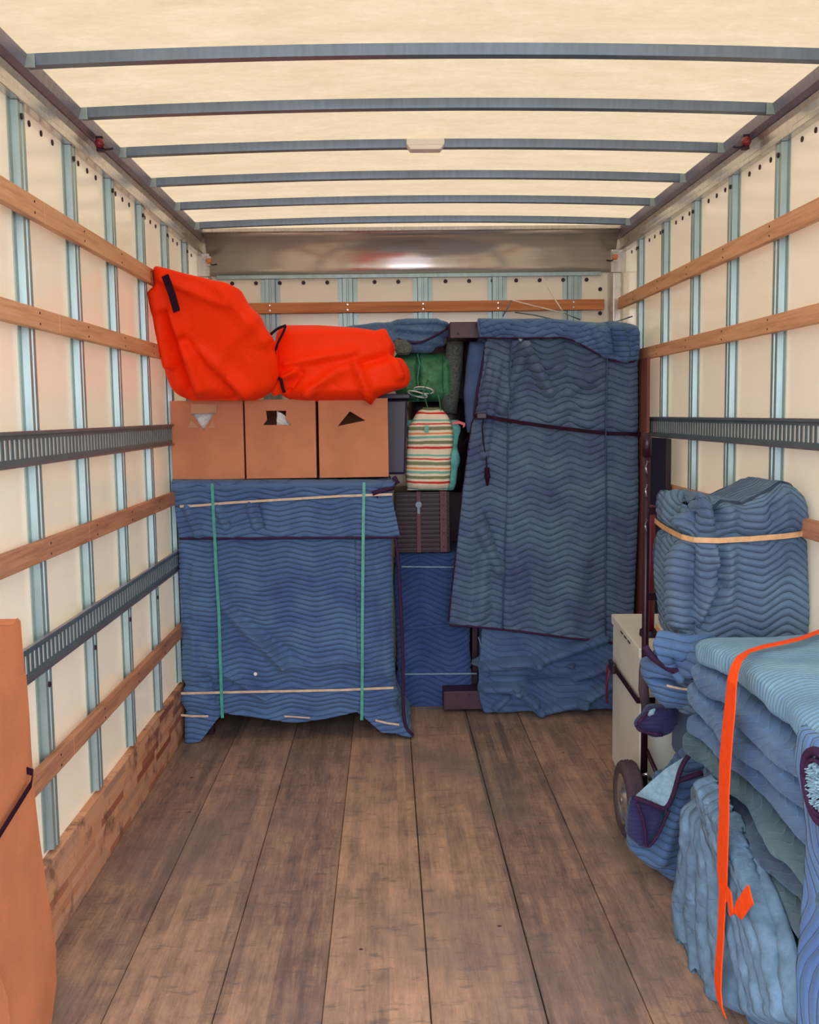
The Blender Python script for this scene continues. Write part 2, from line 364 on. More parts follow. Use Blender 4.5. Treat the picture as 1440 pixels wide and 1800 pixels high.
class MB:
    def __init__(s): s.v = []; s.f = []
    def add(s, V, F):
        n = len(s.v); s.v += [tuple(map(float, p)) for p in V]; s.f += [tuple(i + n for i in f) for f in F]; return s
    def box(s, x0, x1, y0, y1, z0, z1, rot=None):
        V = [(x, y, z) for z in (z0, z1) for y in (y0, y1) for x in (x0, x1)]
        if rot: V = [rot(p) for p in V]
        return s.add(V, [(0, 2, 3, 1), (4, 5, 7, 6), (0, 1, 5, 4), (2, 6, 7, 3), (0, 4, 6, 2), (1, 3, 7, 5)])
    def tube(s, pts, r, n=8, flat=1.0, up=(0, 0, 1)):
        P = [Vector(p) for p in pts]; V = []; F = []; m = len(P)
        rr = r if hasattr(r, '__len__') else [r] * m
        for i, p in enumerate(P):
            d = (P[min(i + 1, m - 1)] - P[max(i - 1, 0)]).normalized()
            a = d.cross(Vector(up))
            if a.length < 0.15: a = d.cross(Vector((1, 0, 0)))
            a.normalize(); b = d.cross(a).normalized()
            for k in range(n):
                t = 2 * PI * k / n; V.append(p + a * math.cos(t) * rr[i] + b * math.sin(t) * rr[i] * flat)
        for i in range(m - 1):
            for k in range(n):
                F.append((i * n + k, i * n + (k + 1) % n, (i + 1) * n + (k + 1) % n, (i + 1) * n + k))
        F.append(tuple(range(n))[::-1]); F.append(tuple((m - 1) * n + k for k in range(n)))
        return s.add(V, F)
    def ribbon(s, pts, wid, thick, side):
        """flat strap: width measured along the vectors in side"""
        P = [Vector(p) for p in pts]; m = len(P); V = []; F = []
        S = [Vector(x).normalized() for x in side] if hasattr(side[0], '__len__') else [Vector(side).normalized()] * m
        ww = wid if hasattr(wid, '__len__') else [wid] * m
        for i, p in enumerate(P):
            d = (P[min(i + 1, m - 1)] - P[max(i - 1, 0)]).normalized(); n = d.cross(S[i]).normalized()
            a = S[i] * ww[i] / 2; b = n * thick / 2
            V += [p - a - b, p + a - b, p + a + b, p - a + b]
        for i in range(m - 1):
            for k in range(4): F.append((i * 4 + k, i * 4 + (k + 1) % 4, (i + 1) * 4 + (k + 1) % 4, (i + 1) * 4 + k))
        F += [(3, 2, 1, 0), tuple((m - 1) * 4 + k for k in range(4))]
        return s.add(V, F)
    def sweep(s, prof, p0, p1, frame):
        """open or closed outline (a,b) swept from p0 to p1; frame gives the a and b axes"""
        A, B = Vector(frame[0]), Vector(frame[1]); n = len(prof)
        V = [Vector(p) + A * a + B * b for p in (p0, p1) for a, b in prof]
        F = [(k, (k + 1) % n, n + (k + 1) % n, n + k) for k in range(n)]
        F += [tuple(range(n))[::-1], tuple(range(n, 2 * n))]
        return s.add(V, F)
    def plate(s, outer, holes, to3, thick):
        """flat board with cut-outs; to3(a,b,t) gives the point"""
        loops = [outer] + holes; flat = [p for l in loops for p in l]
        tris = tessellate_polygon([[Vector((a, b, 0)) for a, b in l] for l in loops]); n = len(flat)
        V = [to3(a, b, 0) for a, b in flat] + [to3(a, b, thick) for a, b in flat]
        F = [tuple(t) for t in tris] + [tuple(i + n for i in reversed(t)) for t in tris]
        k = 0
        for l in loops:
            for i in range(len(l)):
                a, b = k + i, k + (i + 1) % len(l); F.append((a, b, b + n, a + n))
            k += len(l)
        return s.add(V, F)
    def disc(s, c, r, axis, th, n=12):
        c = Vector(c); A = Vector(axis).normalized(); u = A.orthogonal().normalized(); w_ = A.cross(u)
        V = [c + (u * math.cos(2 * PI * k / n) + w_ * math.sin(2 * PI * k / n)) * r + A * h for h in (-th / 2, th / 2) for k in range(n)]
        F = [(k, (k + 1) % n, n + (k + 1) % n, n + k) for k in range(n)] + [tuple(range(n))[::-1], tuple(range(n, 2 * n))]
        return s.add(V, F)
    def lathe(s, c, axis, prof, n=32):
        c = Vector(c); A = Vector(axis).normalized(); u = A.orthogonal().normalized(); w_ = A.cross(u); m = len(prof); V = []
        for k in range(n):
            d = u * math.cos(2 * PI * k / n) + w_ * math.sin(2 * PI * k / n)
            for r, h in prof: V.append(c + d * r + A * h)
        F = [(k * m + i, k * m + (i + 1) % m, ((k + 1) % n) * m + (i + 1) % m, ((k + 1) % n) * m + i) for k in range(n) for i in range(m)]
        return s.add(V, F)
    def build(s, name, mat, parent=None, smooth=False, bevel=0, loc=None):
        return mesh(name, s.v, s.f, mat, parent, smooth=smooth, bevel=bevel, loc=loc)

# ------------------------------------------------------------------ cloth helpers
def wob(x, y, seed=0, scale=1.0, octs=3):
    r = np.random.RandomState(seed); o = np.zeros_like(x, dtype=float); a = 1.0; f = scale
    for k in range(octs):
        for j in range(3):
            th = r.uniform(0, 2 * PI); p = r.uniform(0, 2 * PI); ff = f * r.uniform(0.75, 1.35)
            o = o + a / 3 * np.sin((x * np.cos(th) + y * np.sin(th)) * ff + p + 1.3 * np.sin((x * np.sin(th) - y * np.cos(th)) * ff * 0.6 + p * 2))
        a *= 0.5; f *= 2.1
    return o
FOLD = 2.3
def seg(X, Z, a, b, amp, wd, sharp=2.0):
    """a fold running from a to b"""
    ax, az = a; bx, bz = b; dx, dz = bx - ax, bz - az; L2 = dx * dx + dz * dz
    t = ((X - ax) * dx + (Z - az) * dz) / L2; tc = np.clip(t, 0, 1)
    d = np.hypot(X - ax - tc * dx, Z - az - tc * dz)
    return FOLD * amp * np.exp(-(d / wd) ** sharp)
def seg_px(X, Z, Y, p, q, amp, wd, sharp=2.0):
    A = at(*p, Y); B = at(*q, Y); return seg(X, Z, (A[0], A[2]), (B[0], B[2]), amp, wd, sharp)
def quilt_h(u, v, pitch=0.033, amp=0.022, period=0.20):
    tri = np.arcsin(0.93 * np.sin(2 * PI * u / period)) * amp / 1.2
    return np.abs(np.sin(PI / pitch * (v + tri))) ** 0.6
def displace(P, d, closed=False, sign=1):
    if closed: du = np.roll(P, -1, 1) - np.roll(P, 1, 1)
    else: du = np.gradient(P, axis=1)
    dv = np.gradient(P, axis=0); n = np.cross(du, dv); n /= (np.linalg.norm(n, axis=2, keepdims=True) + 1e-9)
    return P + sign * n * d[..., None]
def grid_mesh(name, P, UV, mat, parent=None, closed=False, solid=0, flip=False, cap=True, loc=None, cap0=True):
    nv, nu = P.shape[:2]; F = []
    m = nu if closed else nu - 1
    idx = np.arange(nv * nu).reshape(nv, nu)
    a = idx[:-1, :m]; b = np.roll(idx, -1, 1)[:-1, :m]; c = np.roll(idx, -1, 1)[1:, :m]; d = idx[1:, :m]
    Q = np.stack([a, b, c, d], -1).reshape(-1, 4)
    if flip: Q = Q[:, ::-1]
    F = Q.tolist()
    if closed and cap and cap0: F.append(list(range(nu))[::-1] if not flip else list(range(nu)))
    if closed and cap: F.append([(nv - 1) * nu + k for k in range(nu)])
    return mesh(name, P.reshape(-1, 3), F, mat, parent, uv=UV.reshape(-1, 2), smooth=True, solid=solid, loc=loc)
def lerp_pts(pts, ts):
    """pts: list of (t, values...) -> smooth interpolation"""
    p = np.array(pts, float); out = []
    for k in range(1, p.shape[1]):
        out.append(np.interp(ts, p[:, 0], p[:, k]))
    return out
def smooth1(a, n=3):
    for _ in range(n):
        b = a.copy(); b[1:-1] = (a[:-2] + 2 * a[1:-1] + a[2:]) / 4; a = b
    return a

def warp(UV, seed=0, a=0.010):
    o = UV.copy(); o[..., 0] += a * wob(UV[..., 0], UV[..., 1], 900 + seed, 5, 2); o[..., 1] += a * wob(UV[..., 0], UV[..., 1], 950 + seed, 6, 2); return o
Q_STD = (0.0235, 0.0115, 0.235, 0.003); Q_TALL = (0.0325, 0.0165, 0.195, 0.006); Q_CH = (0.024, 0.017, 0.165, 0.0035); Q_SOFT = (0.03, 0.02, 0.3, 0.004); Q_FAR = (0.03, 0.03, 0.3, 0.005)
def qd(UV, q): return q[3] * (quilt_h(UV[..., 0], UV[..., 1], q[0], q[1], q[2]) - 0.5)
def blob(name, rows, Y, mat, parent=None, front=0.12, back=0.12, p=2.6, n=64, m=56, disp=None, lean=0.0, zr=None, sm=3, edge=0.16, quilt=None):
    """a stuffed soft body: silhouette rows (py, pxl, pxr) read at distance Y, given real depth in front and behind"""
    R = sorted(rows); ys = np.linspace(R[0][0], R[-1][0], m)
    L, Rr = lerp_pts(R, ys); L = smooth1(L, sm); Rr = smooth1(Rr, sm)
    t = np.linspace(0, 1, m)
    rf = np.minimum(1, np.minimum(t, 1 - t) / edge); rf = np.sqrt(np.clip(1 - (1 - rf) ** 2, 0, 1))
    ang = np.linspace(0, 2 * PI, 2 * n, endpoint=False)
    P = np.zeros((m, 2 * n, 3)); UV = np.zeros((m, 2 * n, 2))
    for j in range(m):
        zb = at(720, ys[j], Y)[2]; Yj = Y - lean * (zb - at(720, R[-1][0], Y)[2])
        A = at(L[j], ys[j], Yj); B = at(Rr[j], ys[j], Yj)
        c, s = np.cos(ang), np.sin(ang)
        sx = np.sign(c) * np.abs(c) ** (2 / p); sy = np.sign(s) * np.abs(s) ** (2 / p)
        cx = (A[0] + B[0]) / 2; hx = (B[0] - A[0]) / 2
        P[j, :, 0] = cx - hx * sx
        P[j, :, 1] = Yj + 0.02 - np.where(sy > 0, front, back) * sy * max(rf[j], 0.02)
        P[j, :, 2] = A[2] * (1 - (1 - sx) / 2) + B[2] * (1 - sx) / 2
        UV[j, :, 0] = -hx * sx + cx; UV[j, :, 1] = A[2]
    UV = warp(UV); dd = np.zeros(UV.shape[:2])
    if disp is not None: dd = disp(P[..., 0], P[..., 2])
    if quilt: dd = dd + qd(UV, quilt)
    P = displace(P, dd * rf[:, None], True, -1)
    return grid_mesh(name, P, UV, mat, parent, closed=True, flip=True)

def wrapbox(name, x0, x1, y0, y1, z0, z1, mat, parent=None, r=0.03, res=0.008, coarse=0.04, fine=('F',), disp=None, bottom=None, topz=None, xs=None, rt=None, nz=None, cap_rings=10, loc=None, quilt=None):
    """a box wrapped in cloth: rounded outline, sides, rolled top edge and top"""
    rt = rt or r
    pts = []; seam = []
    def line(a, b, fn):
        L = math.hypot(b[0] - a[0], b[1] - a[1]); k = max(2, int(L / (res if fn else coarse)))
        for i in range(k): t = i / k; pts.append((a[0] + (b[0] - a[0]) * t, a[1] + (b[1] - a[1]) * t))
    def arc(cx, cy, a0, a1):
        for i in range(6):
            t = a0 + (a1 - a0) * i / 6; pts.append((cx + r * math.cos(t), cy + r * math.sin(t)))
    line((x0, y1 - r), (x0, y0 + r), 'L' in fine); arc(x0 + r, y0 + r, PI, 1.5 * PI)
    line((x0 + r, y0), (x1 - r, y0), 'F' in fine); arc(x1 - r, y0 + r, 1.5 * PI, 2 * PI)
    line((x1, y0 + r), (x1, y1 - r), 'R' in fine); arc(x1 - r, y1 - r, 0, 0.5 * PI)
    line((x1 - r, y1), (x0 + r, y1), False); arc(x0 + r, y1 - r, 0.5 * PI, PI)
    C = np.array(pts); nu = len(C); sl = np.r_[0, np.cumsum(np.hypot(*np.diff(C, axis=0).T))]
    cx, cy = (x0 + x1) / 2, (y0 + y1) / 2; hx, hy = (x1 - x0) / 2, (y1 - y0) / 2
    nz = nz or max(4, int((z1 - z0 - rt) / res)); rows = [(t, 0.0, 0.0) for t in np.linspace(0, 1, nz)]
    for k in range(1, 7): a = k / 6 * PI / 2; rows.append((1, rt * (1 - math.cos(a)), rt * math.sin(a)))
    for k in range(1, cap_rings + 1): rows.append((1, rt + (min(hx, hy) - rt) * k / cap_rings * 0.98, rt))
    zb = bottom(C[:, 0], C[:, 1]) if bottom else np.full(nu, z0)
    P = np.zeros((len(rows), nu, 3)); UV = np.zeros((len(rows), nu, 2)); side = np.ones((len(rows), 1))
    for j, (t, o, dz) in enumerate(rows):
        P[j, :, 0] = cx + (C[:, 0] - cx) * (1 - o / hx); P[j, :, 1] = cy + (C[:, 1] - cy) * (1 - o / hy)
        P[j, :, 2] = zb + (z1 - rt - zb) * t + dz
        UV[j, :, 0] = sl; UV[j, :, 1] = P[j, :, 2] + o
        if o > rt * 0.9:
            UV[j, :, 0] = P[j, :, 0]; UV[j, :, 1] = P[j, :, 1]; side[j] = 0.5 * max(0, 1 - (o - rt) / 0.1)
    if xs: P[..., 0], P[..., 1] = xs(P[..., 0], P[..., 1], P[..., 2])
    if topz: P[..., 2] += topz(P[..., 0], P[..., 1]) * np.clip((P[..., 2] - z0) / (z1 - z0), 0, 1) ** 2
    S0 = UV[..., 0].copy(); UV = warp(UV); dd = disp(P[..., 0], P[..., 1], P[..., 2], S0) if disp else 0
    if quilt: dd = dd + qd(UV, quilt)
    P = displace(P, dd * side, True)
    return grid_mesh(name, P, UV, mat, parent, closed=True, loc=loc, cap0=bottom is None, solid=0.006 if bottom else 0)

def drape(name, left, right, Y, mat, parent=None, n=120, m=160, disp=None, solid=0.008, bend=None, sm=4, pitch=None, quilt=None, uvs=1.0, shear=0.0):
    """a hanging sheet of cloth between a left and a right edge, both read as pixels at distance Y, top to bottom"""
    def res(pts):
        p = np.array(pts, float); d = np.r_[0, np.cumsum(np.hypot(*np.diff(p, axis=0).T))]; d /= d[-1]; t = np.linspace(0, 1, m)
        return smooth1(np.interp(t, d, p[:, 0]), sm), smooth1(np.interp(t, d, p[:, 1]), sm)
    lx, ly = res(left); rx, ry = res(right); u = np.linspace(0, 1, n)
    P = np.zeros((m, n, 3))
    for j in range(m):
        A = at(lx[j], ly[j], Y); B = at(rx[j], ry[j], Y)
        P[j] = A + (B - A) * u[:, None]
    UV = warp(np.stack([P[..., 0] * uvs, P[..., 2] * uvs + shear * P[..., 0]], -1))
    U, Vv = np.meshgrid(u, np.linspace(0, 1, m))
    if disp is not None: P[..., 1] -= disp(P[..., 0], P[..., 2], U, Vv)
    if quilt: P[..., 1] -= qd(UV, quilt)
    if bend is not None: P = bend(P, U, Vv)
    return grid_mesh(name, P, UV, mat, parent, solid=solid), P

def px_tube(name, pts, Y, r, mat, parent, flat=1.0, n=8, smooth=True, dense=1):
    P = curve_at(pts, Y)
    if dense > 1:
        a = np.array(P); t = np.arange(len(a)); tt = np.linspace(0, len(a) - 1, (len(a) - 1) * dense + 1)
        a = np.stack([smooth1(np.interp(tt, t, a[:, k]), 4) for k in range(3)], 1); P = [tuple(x) for x in a]
    return MB().tube(P, r, n, flat).build(name, mat, parent, smooth=smooth)

# ================================================================== THE SETTING
Y0, YB, XW, ZR = 0.55, 5.61, 1.15, 2.47
# floor: long boards with narrow open joints
fb = MB()
edges = [-1.16, -0.885, -0.608, -0.336, -0.065, 0.224, 0.48, 0.755, 1.03, 1.16]
for i in range(len(edges) - 1):
    g = (0.0012, 0.0014, 0.001, 0.0012, 0.0026, 0.0014, 0.0012, 0.001, 0.001)[i] / 1.3
    a, b = edges[i] + g, edges[i + 1] - g
    fb.add([(a, Y0, -0.003), (a + 0.002, Y0, 0), (b - 0.002, Y0, 0), (b, Y0, -0.003), (a, YB, -0.003), (a + 0.002, YB, 0), (b - 0.002, YB, 0), (b, YB, -0.003),
            (a, Y0, -0.03), (b, Y0, -0.03), (a, YB, -0.03), (b, YB, -0.03)],
           [(0, 1, 5, 4), (1, 2, 6, 5), (2, 3, 7, 6), (8, 0, 4, 10), (3, 9, 11, 7), (0, 8, 9, 3, 2, 1), (4, 5, 6, 7, 11, 10), (8, 10, 11, 9)])
fb.box(-1.16, 1.16, Y0, YB, -0.05, -0.031)
tag(fb.build('floor', M['floor'], loc=(0, 0, 0)), kind='structure')
tag(MB().box(-40, 40, -60, Y0 - 0.1, -1.0, -0.92).build('ground', M['stone']), kind='structure')
for nm, s in (('left', -1), ('right', 1)):
    b = MB(); b.add([(s * XW, Y0, -0.05), (s * XW, YB, -0.05), (s * XW, YB, 2.478), (s * XW, Y0, 2.478)], [(0, 1, 2, 3) if s > 0 else (3, 2, 1, 0)])
    tag(b.build('wall_' + nm, M['wall'], loc=(s * 1.15, 0, 0)), kind='structure')
tag(MB().box(-XW, XW, YB, YB + 0.03, -0.05, 2.5).build('wall_back', M['wall'], loc=(0, YB, 0)), kind='structure')
def roof_z(x): return ZR + 0.006 + 0.024 * (1 - (x / XW) ** 2)
n = 40; xs_ = np.linspace(-1.16, 1.16, n); P = np.zeros((2, n, 3))
for j, y in enumerate((Y0, YB + 0.02)): P[j, :, 0] = xs_; P[j, :, 1] = y; P[j, :, 2] = roof_z(xs_)
tag(grid_mesh('ceiling', P, P[..., :2], M['roof'], loc=(0, 0, ZR), flip=True), kind='structure')
# kick boards along both walls
for nm, s in (('left', -1), ('right', 1)):
    b = MB().box(min(s * 1.122, s * 1.149), max(s * 1.122, s * 1.149), Y0, 5.60, 0.001, 0.25)
    tag(b.build('baseboard_' + nm, M['kick'], bevel=0.003, loc=(s * 1.13, 0, 0)), kind='structure')
# top rails
k = 1
for nm, s in (('left', -1), ('right', 1)):
    b = MB().sweep([(1.149, 2.476), (1.104, 2.474), (1.112, 2.440), (1.122, 2.425), (1.149, 2.425)], (0, Y0, 0), (0, 5.60, 0), ((s, 0, 0), (0, 0, 1)))
    tag(b.build('trim_%d' % k, M['rail'], bevel=0.002, loc=(s * 1.13, 0, 2.42)), kind='structure'); k += 1
    b = MB().sweep([(1.149, 2.424), (1.128, 2.424), (1.136, 2.405), (1.137, 2.378), (1.120, 2.368), (1.120, 2.348), (1.149, 2.348)], (0, Y0, 0), (0, 5.60, 0), ((s, 0, 0), (0, 0, 1)))
    tag(b.build('trim_%d' % k, M['rail_lower'], bevel=0.002, loc=(s * 1.13, 0, 2.34)), kind='structure'); k += 1
# curved aluminium header at the front end
prof = [(5.598, 2.25), (5.597, 2.29), (5.592, 2.33), (5.578, 2.372), (5.552, 2.41), (5.515, 2.442), (5.475, 2.463)]
V = []; F = []
for X in (-1.11, 1.11): V += [(X, y, z) for y, z in prof]
m_ = len(prof)
for i in range(m_ - 1): F.append((i, m_ + i, m_ + i + 1, i + 1))
hd = mesh('trim_5', V, F, M['header'], smooth=True, solid=0.003); tag(hd, kind='structure')
b = MB().box(-1.12, 1.12, 5.452, 5.49, 2.458, 2.478)
tag(b.build('trim_6', M['rail_lower'], bevel=0.002), kind='structure')
b = MB().box(-1.06, 1.03, 5.585, 5.608, 2.232, 2.252)
for i in range(22): b.disc((-1.0 + i * 0.095, 5.583, 2.242), 0.004, (0, 1, 0), 0.006, 8)
tag(b.build('trim_7', M['stud'], bevel=0.001), kind='structure')
# bolt holes under the rails
b = MB()
for s in (-1, 1):
    s0 = 2.85 if s < 0 else 3.335
    for i in range(-1, 7):
        for q in (0.12, 0.22, 0.32):
            y = s0 + i * 0.457 + q
            if y < 5.4: b.disc((s * 1.149, y, 2.325), 0.009, (1, 0, 0), 0.004, 10)
tag(b.build('trim_8', M['hole']), kind='structure')
b = MB()
for i in range(16):
    b.disc((-0.98 + i * 0.129, 5.607, 2.212), 0.011, (0, 1, 0), 0.005, 12)
b.disc((1.03, 5.607, 2.16), 0.011, (0, 1, 0), 0.005, 12); b.disc((1.03, 5.607, 2.03), 0.011, (0, 1, 0), 0.005, 12)
tag(b.build('trim_9', M['hole']), kind='structure')
# rounded corner posts at the front end
for i, (xa, xb) in enumerate(((-1.148, -1.085), (1.07, 1.148))):
    b = MB(); pr = [(xa, 5.608), (xa, 5.57), ((xa * 3 + xb) / 4, 5.545), ((xa + xb * 3) / 4, 5.545), (xb, 5.57), (xb, 5.608)]
    b.add([(x, y, z) for z in (0.0, 2.24) for x, y in pr], [(j, (j + 1) % 6, 6 + (j + 1) % 6, 6 + j) for j in range(6)] + [tuple(range(6))[::-1], tuple(range(6, 12))])
    b.box(xa, xb, 5.52, 5.55, 2.24, 2.36)
    tag(b.build('trim_%d' % (10 + i), M['rail_lower'], bevel=0.002), kind='structure')

# ================================================================== FIXTURES
ORD = ['nearest the open end', 'second from the open end', 'third from the open end', 'fourth from the open end', 'fifth from the open end', 'sixth from the open end', 'last before the front corner']
# roof bows
for i in range(6):
    y = 2.8665 + 0.4815 * i
    n = 28; xs_ = np.linspace(-1.118, 1.118, n); b = MB(); V = []; F = []
    for x in xs_:
        z = roof_z(x) - 0.002
        V += [(x, y - 0.012, z), (x, y - 0.009, z - 0.030), (x, y + 0.025, z - 0.030), (x, y + 0.028, z)]
    for j in range(n - 1):
        for q in range(4): F.append((j * 4 + q, j * 4 + (q + 1) % 4, j * 4 + 4 + (q + 1) % 4, j * 4 + 4 + q))
    F += [(3, 2, 1, 0), tuple((n - 1) * 4 + q for q in range(4))]
    o = b.add(V, F).build('roof_bow', M['bow'])
    lab = ['grey steel roof bow across the ceiling, topmost in the photo and largest', 'grey steel roof bow, second from the top of the photo',
           'grey steel roof bow carrying the small white dome light', 'grey steel roof bow just beyond the one with the dome light',
           'grey steel roof bow second from the front wall, catching a red reflection', 'grey steel roof bow closest to the front header panel'][i]
    tag(o, lab, 'roof bow', 'steel bows across the translucent roof')
    for s in (-1, 1):
        MB().box(min(s * 1.085, s * 1.122), max(s * 1.085, s * 1.122), y - 0.018, y - 0.012, 2.438, 2.474).build('end_bracket', M['stud'], o, bevel=0.001)
# wall studs (hat section)
hat = [(0.0, -0.052), (0.003, -0.052), (0.003, -0.03), (0.021, -0.026), (0.021, -0.006), (0.017, -0.004), (0.017, 0.004), (0.021, 0.006), (0.021, 0.026), (0.003, 0.03), (0.003, 0.052), (0.0, 0.052)]
def stud(y, s, label):
    b = MB().sweep([(a, c) for a, c in hat], (s * 1.149, y, 0.26), (s * 1.149, y, 2.347), ((-s, 0, 0), (0, 1, 0)))
    o = b.build('wall_stud', M['stud'])
    tag(o, label, 'wall stud', 'galvanised studs on the %s wall' % ('left' if s < 0 else 'right'))
    for z in (2.31, 0.74):
        MB().disc((s * 1.126, y - 0.004, z), 0.008, (1, 0, 0), 0.006, 10).build('bolt', M['hole'], o)
    return o
for i in range(6): stud(2.8498 + i * 0.4571, -1, 'galvanised hat-section stud on the left wall, ' + ORD[i])
for i in range(5): stud(3.3355 + i * 0.4571, 1, 'galvanised hat-section stud on the right wall, ' + ORD[i])
k = 12
for s, ys in ((-1, (2.3927, 1.9356, 1.4785)), (1, (2.8784, 2.4213, 1.9642, 1.5071))):
    for y in ys:
        b = MB().sweep([(a, c) for a, c in hat], (s * 1.149, y, 0.26), (s * 1.149, y, 2.347), ((-s, 0, 0), (0, 1, 0)))
        tag(b.build('trim_%d' % k, M['stud']), kind='structure'); k += 1
BX = [at(475, 500, YB)[0], at(611, 500, YB)[0], at(743, 500, YB)[0], at(874, 500, YB)[0], at(1006, 500, YB)[0]]
BL = ['just right of the tall vermilion bag', 'above the gap between the vermilion bags', 'above the folded blue blanket', 'above the left half of the tall wrapped wardrobe', 'above the right half of the tall wrapped wardrobe']
for x, l in zip(BX, BL):
    b = MB().sweep([(a * 0.9, c) for a, c in hat], (x, YB - 0.001, 0.02), (x, YB - 0.001, 2.231), ((0, -1, 0), (1, 0, 0)))
    tag(b.build('wall_stud', M['stud']), 'galvanised stud on the front wall ' + l, 'wall stud', 'galvanised studs on the front wall')
# wooden slats
def slat(s, z0, z1, y0, y1, mat, label, joint=None):
    t = thing('wall_slat', label, 'wooden slat', (s * 1.115, (y0 + y1) / 2, z0), 'pine slats along the %s wall' % ('left' if s < 0 else 'right'))
    xa, xb = sorted((s * 1.104, s * 1.127))
    cuts = [y0] + (joint or []) + [y1]
    for a, c in zip(cuts[:-1], cuts[1:]):
        MB().box(xa, xb, a + 0.0008, c - 0.0008, z0, z1).build('board', mat, t, bevel=0.003)
    for i in range(6):
        y = (2.8498 if s < 0 else 3.3355) + i * 0.4571
        if y0 < y < y1:
            for dz in (0.015, -0.015): MB().disc((s * 1.1035, y, (z0 + z1) / 2 + dz), 0.0035, (1, 0, 0), 0.002, 8).build('screw', M['hole'], t)
slat(-1, 2.04, 2.102, Y0 + 0.1, 5.53, M['wood'], 'highest pine slat on the left wall', [2.93])
slat(-1, 1.742, 1.799, Y0 + 0.1, 5.53, M['wood'], 'second-highest pine slat on the left wall, below the top one', [3.02])
slat(-1, 1.102, 1.160, Y0 + 0.1, 5.53, M['wood_worn'], 'pine slat between the two slotted tracks on the left wall', [3.22])
slat(-1, 0.488, 0.545, Y0 + 0.1, 5.53, M['wood_worn'], 'lowest pine slat on the left wall, above the kick board', [2.97])
slat(1, 2.04, 2.102, Y0 + 0.1, 5.50, M['wood'], 'highest pine slat on the right wall', [])
slat(1, 1.742, 1.799, Y0 + 0.1, 5.50, M['wood'], 'second-highest pine slat on the right wall', [])
slat(1, 1.105, 1.163, Y0 + 0.1, 5.50, M['wood_worn'], 'pine slat on the right wall behind the wrapped chair, at its right edge', [])
o = MB().box(-1.06, 1.045, 5.566, 5.588, 2.045, 2.102).build('wall_slat', M['wood_back'], bevel=0.003)
tag(o, 'amber pine slat across the front wall above the cargo', 'wooden slat')
for x in BX:
    for dz in (0.014, -0.014): MB().disc((x, 5.565, 2.074 + dz), 0.0045, (0, 1, 0), 0.003, 8).build('screw', M['silver'], o)
# slotted logistic tracks
def track(s, zc, h, label):
    xa, xb = sorted((s * 1.116, s * 1.126)); t = thing('logistic_track', label, 'track', (s * 1.12, 3.6, zc - h / 2), 'slotted steel tracks on the walls')
    xa, xb = sorted((s * 1.116, s * 1.119)); b = MB(); b.box(xa, xb, Y0 + 0.1, 5.52, zc + h * 0.27, zc + h * 0.42); b.box(xa, xb, Y0 + 0.1, 5.52, zc - h * 0.44, zc - h * 0.27)
    xl, xm = sorted((s * 1.106, s * 1.118))
    b.box(xl, xm, Y0 + 0.1, 5.52, zc + h * 0.40, zc + h * 0.455)
    y = Y0 + 0.1
    while y < 5.5:
        b.box(xa, xb, y, y + 0.0165, zc - h * 0.27, zc + h * 0.27); y += 0.034
    b.build('slotted_plate', M['track'], t)
    c = MB(); c.box(xl, xb if s > 0 else xm, Y0 + 0.1, 5.52, zc + h * 0.455, zc + h * 0.5)
    c.box(*sorted((s * 1.106, s * 1.127)), Y0 + 0.1, 5.52, zc - h * 0.5, zc - h * 0.44); c.build('lip', M['rail'], t)
    d = MB(); d.box(*sorted((s * 1.1195, s * 1.122)), Y0 + 0.1, 5.52, zc - h * 0.268, zc + h * 0.268); d.build('added_bright_backing', M['white'], t)  # added white strip keeps the slots bright; the wall behind is shaded
track(-1, 1.416, 0.094, 'upper slotted steel track on the left wall at eye height')
track(-1, 0.845, 0.094, 'lower slotted steel track on the left wall')
track(1, 1.418, 0.094, 'slotted steel track on the right wall above the wrapped chair')
# dome light
t = thing('dome_light', 'small white dome light fixed to a roof bow near the centre', 'lamp', (0.005, 3.80, 2.43))
MB().box(-0.064, 0.074, 3.775, 3.83, 2.466, 2.488).build('base', M['white'], t, bevel=0.004)
MB().sweep([(-0.062, 2.466), (-0.05, 2.449), (0.06, 2.449), (0.072, 2.466)], (0, 3.772, 0), (0, 3.828, 0), ((1, 0, 0), (0, 0, 1))).build('lens', M['white'], t, bevel=0.004)
# marker lamps
for (s, y, z, lab, rear) in ((-1, 3.52, 2.41, 'dark red marker lamp on the left roof rail', 0), (1, 3.56, 2.41, 'dark red marker lamp on the right roof rail', 0),
                            (-1, 5.50, 2.315, 'amber marker lamp in the front left corner above the bag', 1), (1, 5.50, 2.315, 'amber marker lamp in the front right corner', 1)):
    x = s * 1.10 if not rear else s * 1.085
    t = thing('marker_lamp', lab, 'lamp', (x, y, z), 'marker lamps at the roof edges')
    MB().box(x - 0.012, x + 0.012, y - 0.008, y + 0.018, z - 0.024, z + 0.026).build('bracket', M['rail_lower'] if rear else M['black_metal'], t, bevel=0.003)
    MB().lathe((x, y - 0.008, z), (-s * 0.5, -1, 0), [(0.001, 0.022), (0.009, 0.02), (0.015, 0.012), (0.016, 0), (0.001, 0)], 16).build('lens', M['amber'] if rear else M['red_lens'], t, smooth=True)
    MB().tube([(x, y, z - 0.01), (x - s * 0.02, y - 0.01, z - 0.02), (x - s * 0.045, y - 0.005, z - 0.016)], 0.004, 6).build('cable', M['black'], t, smooth=True)

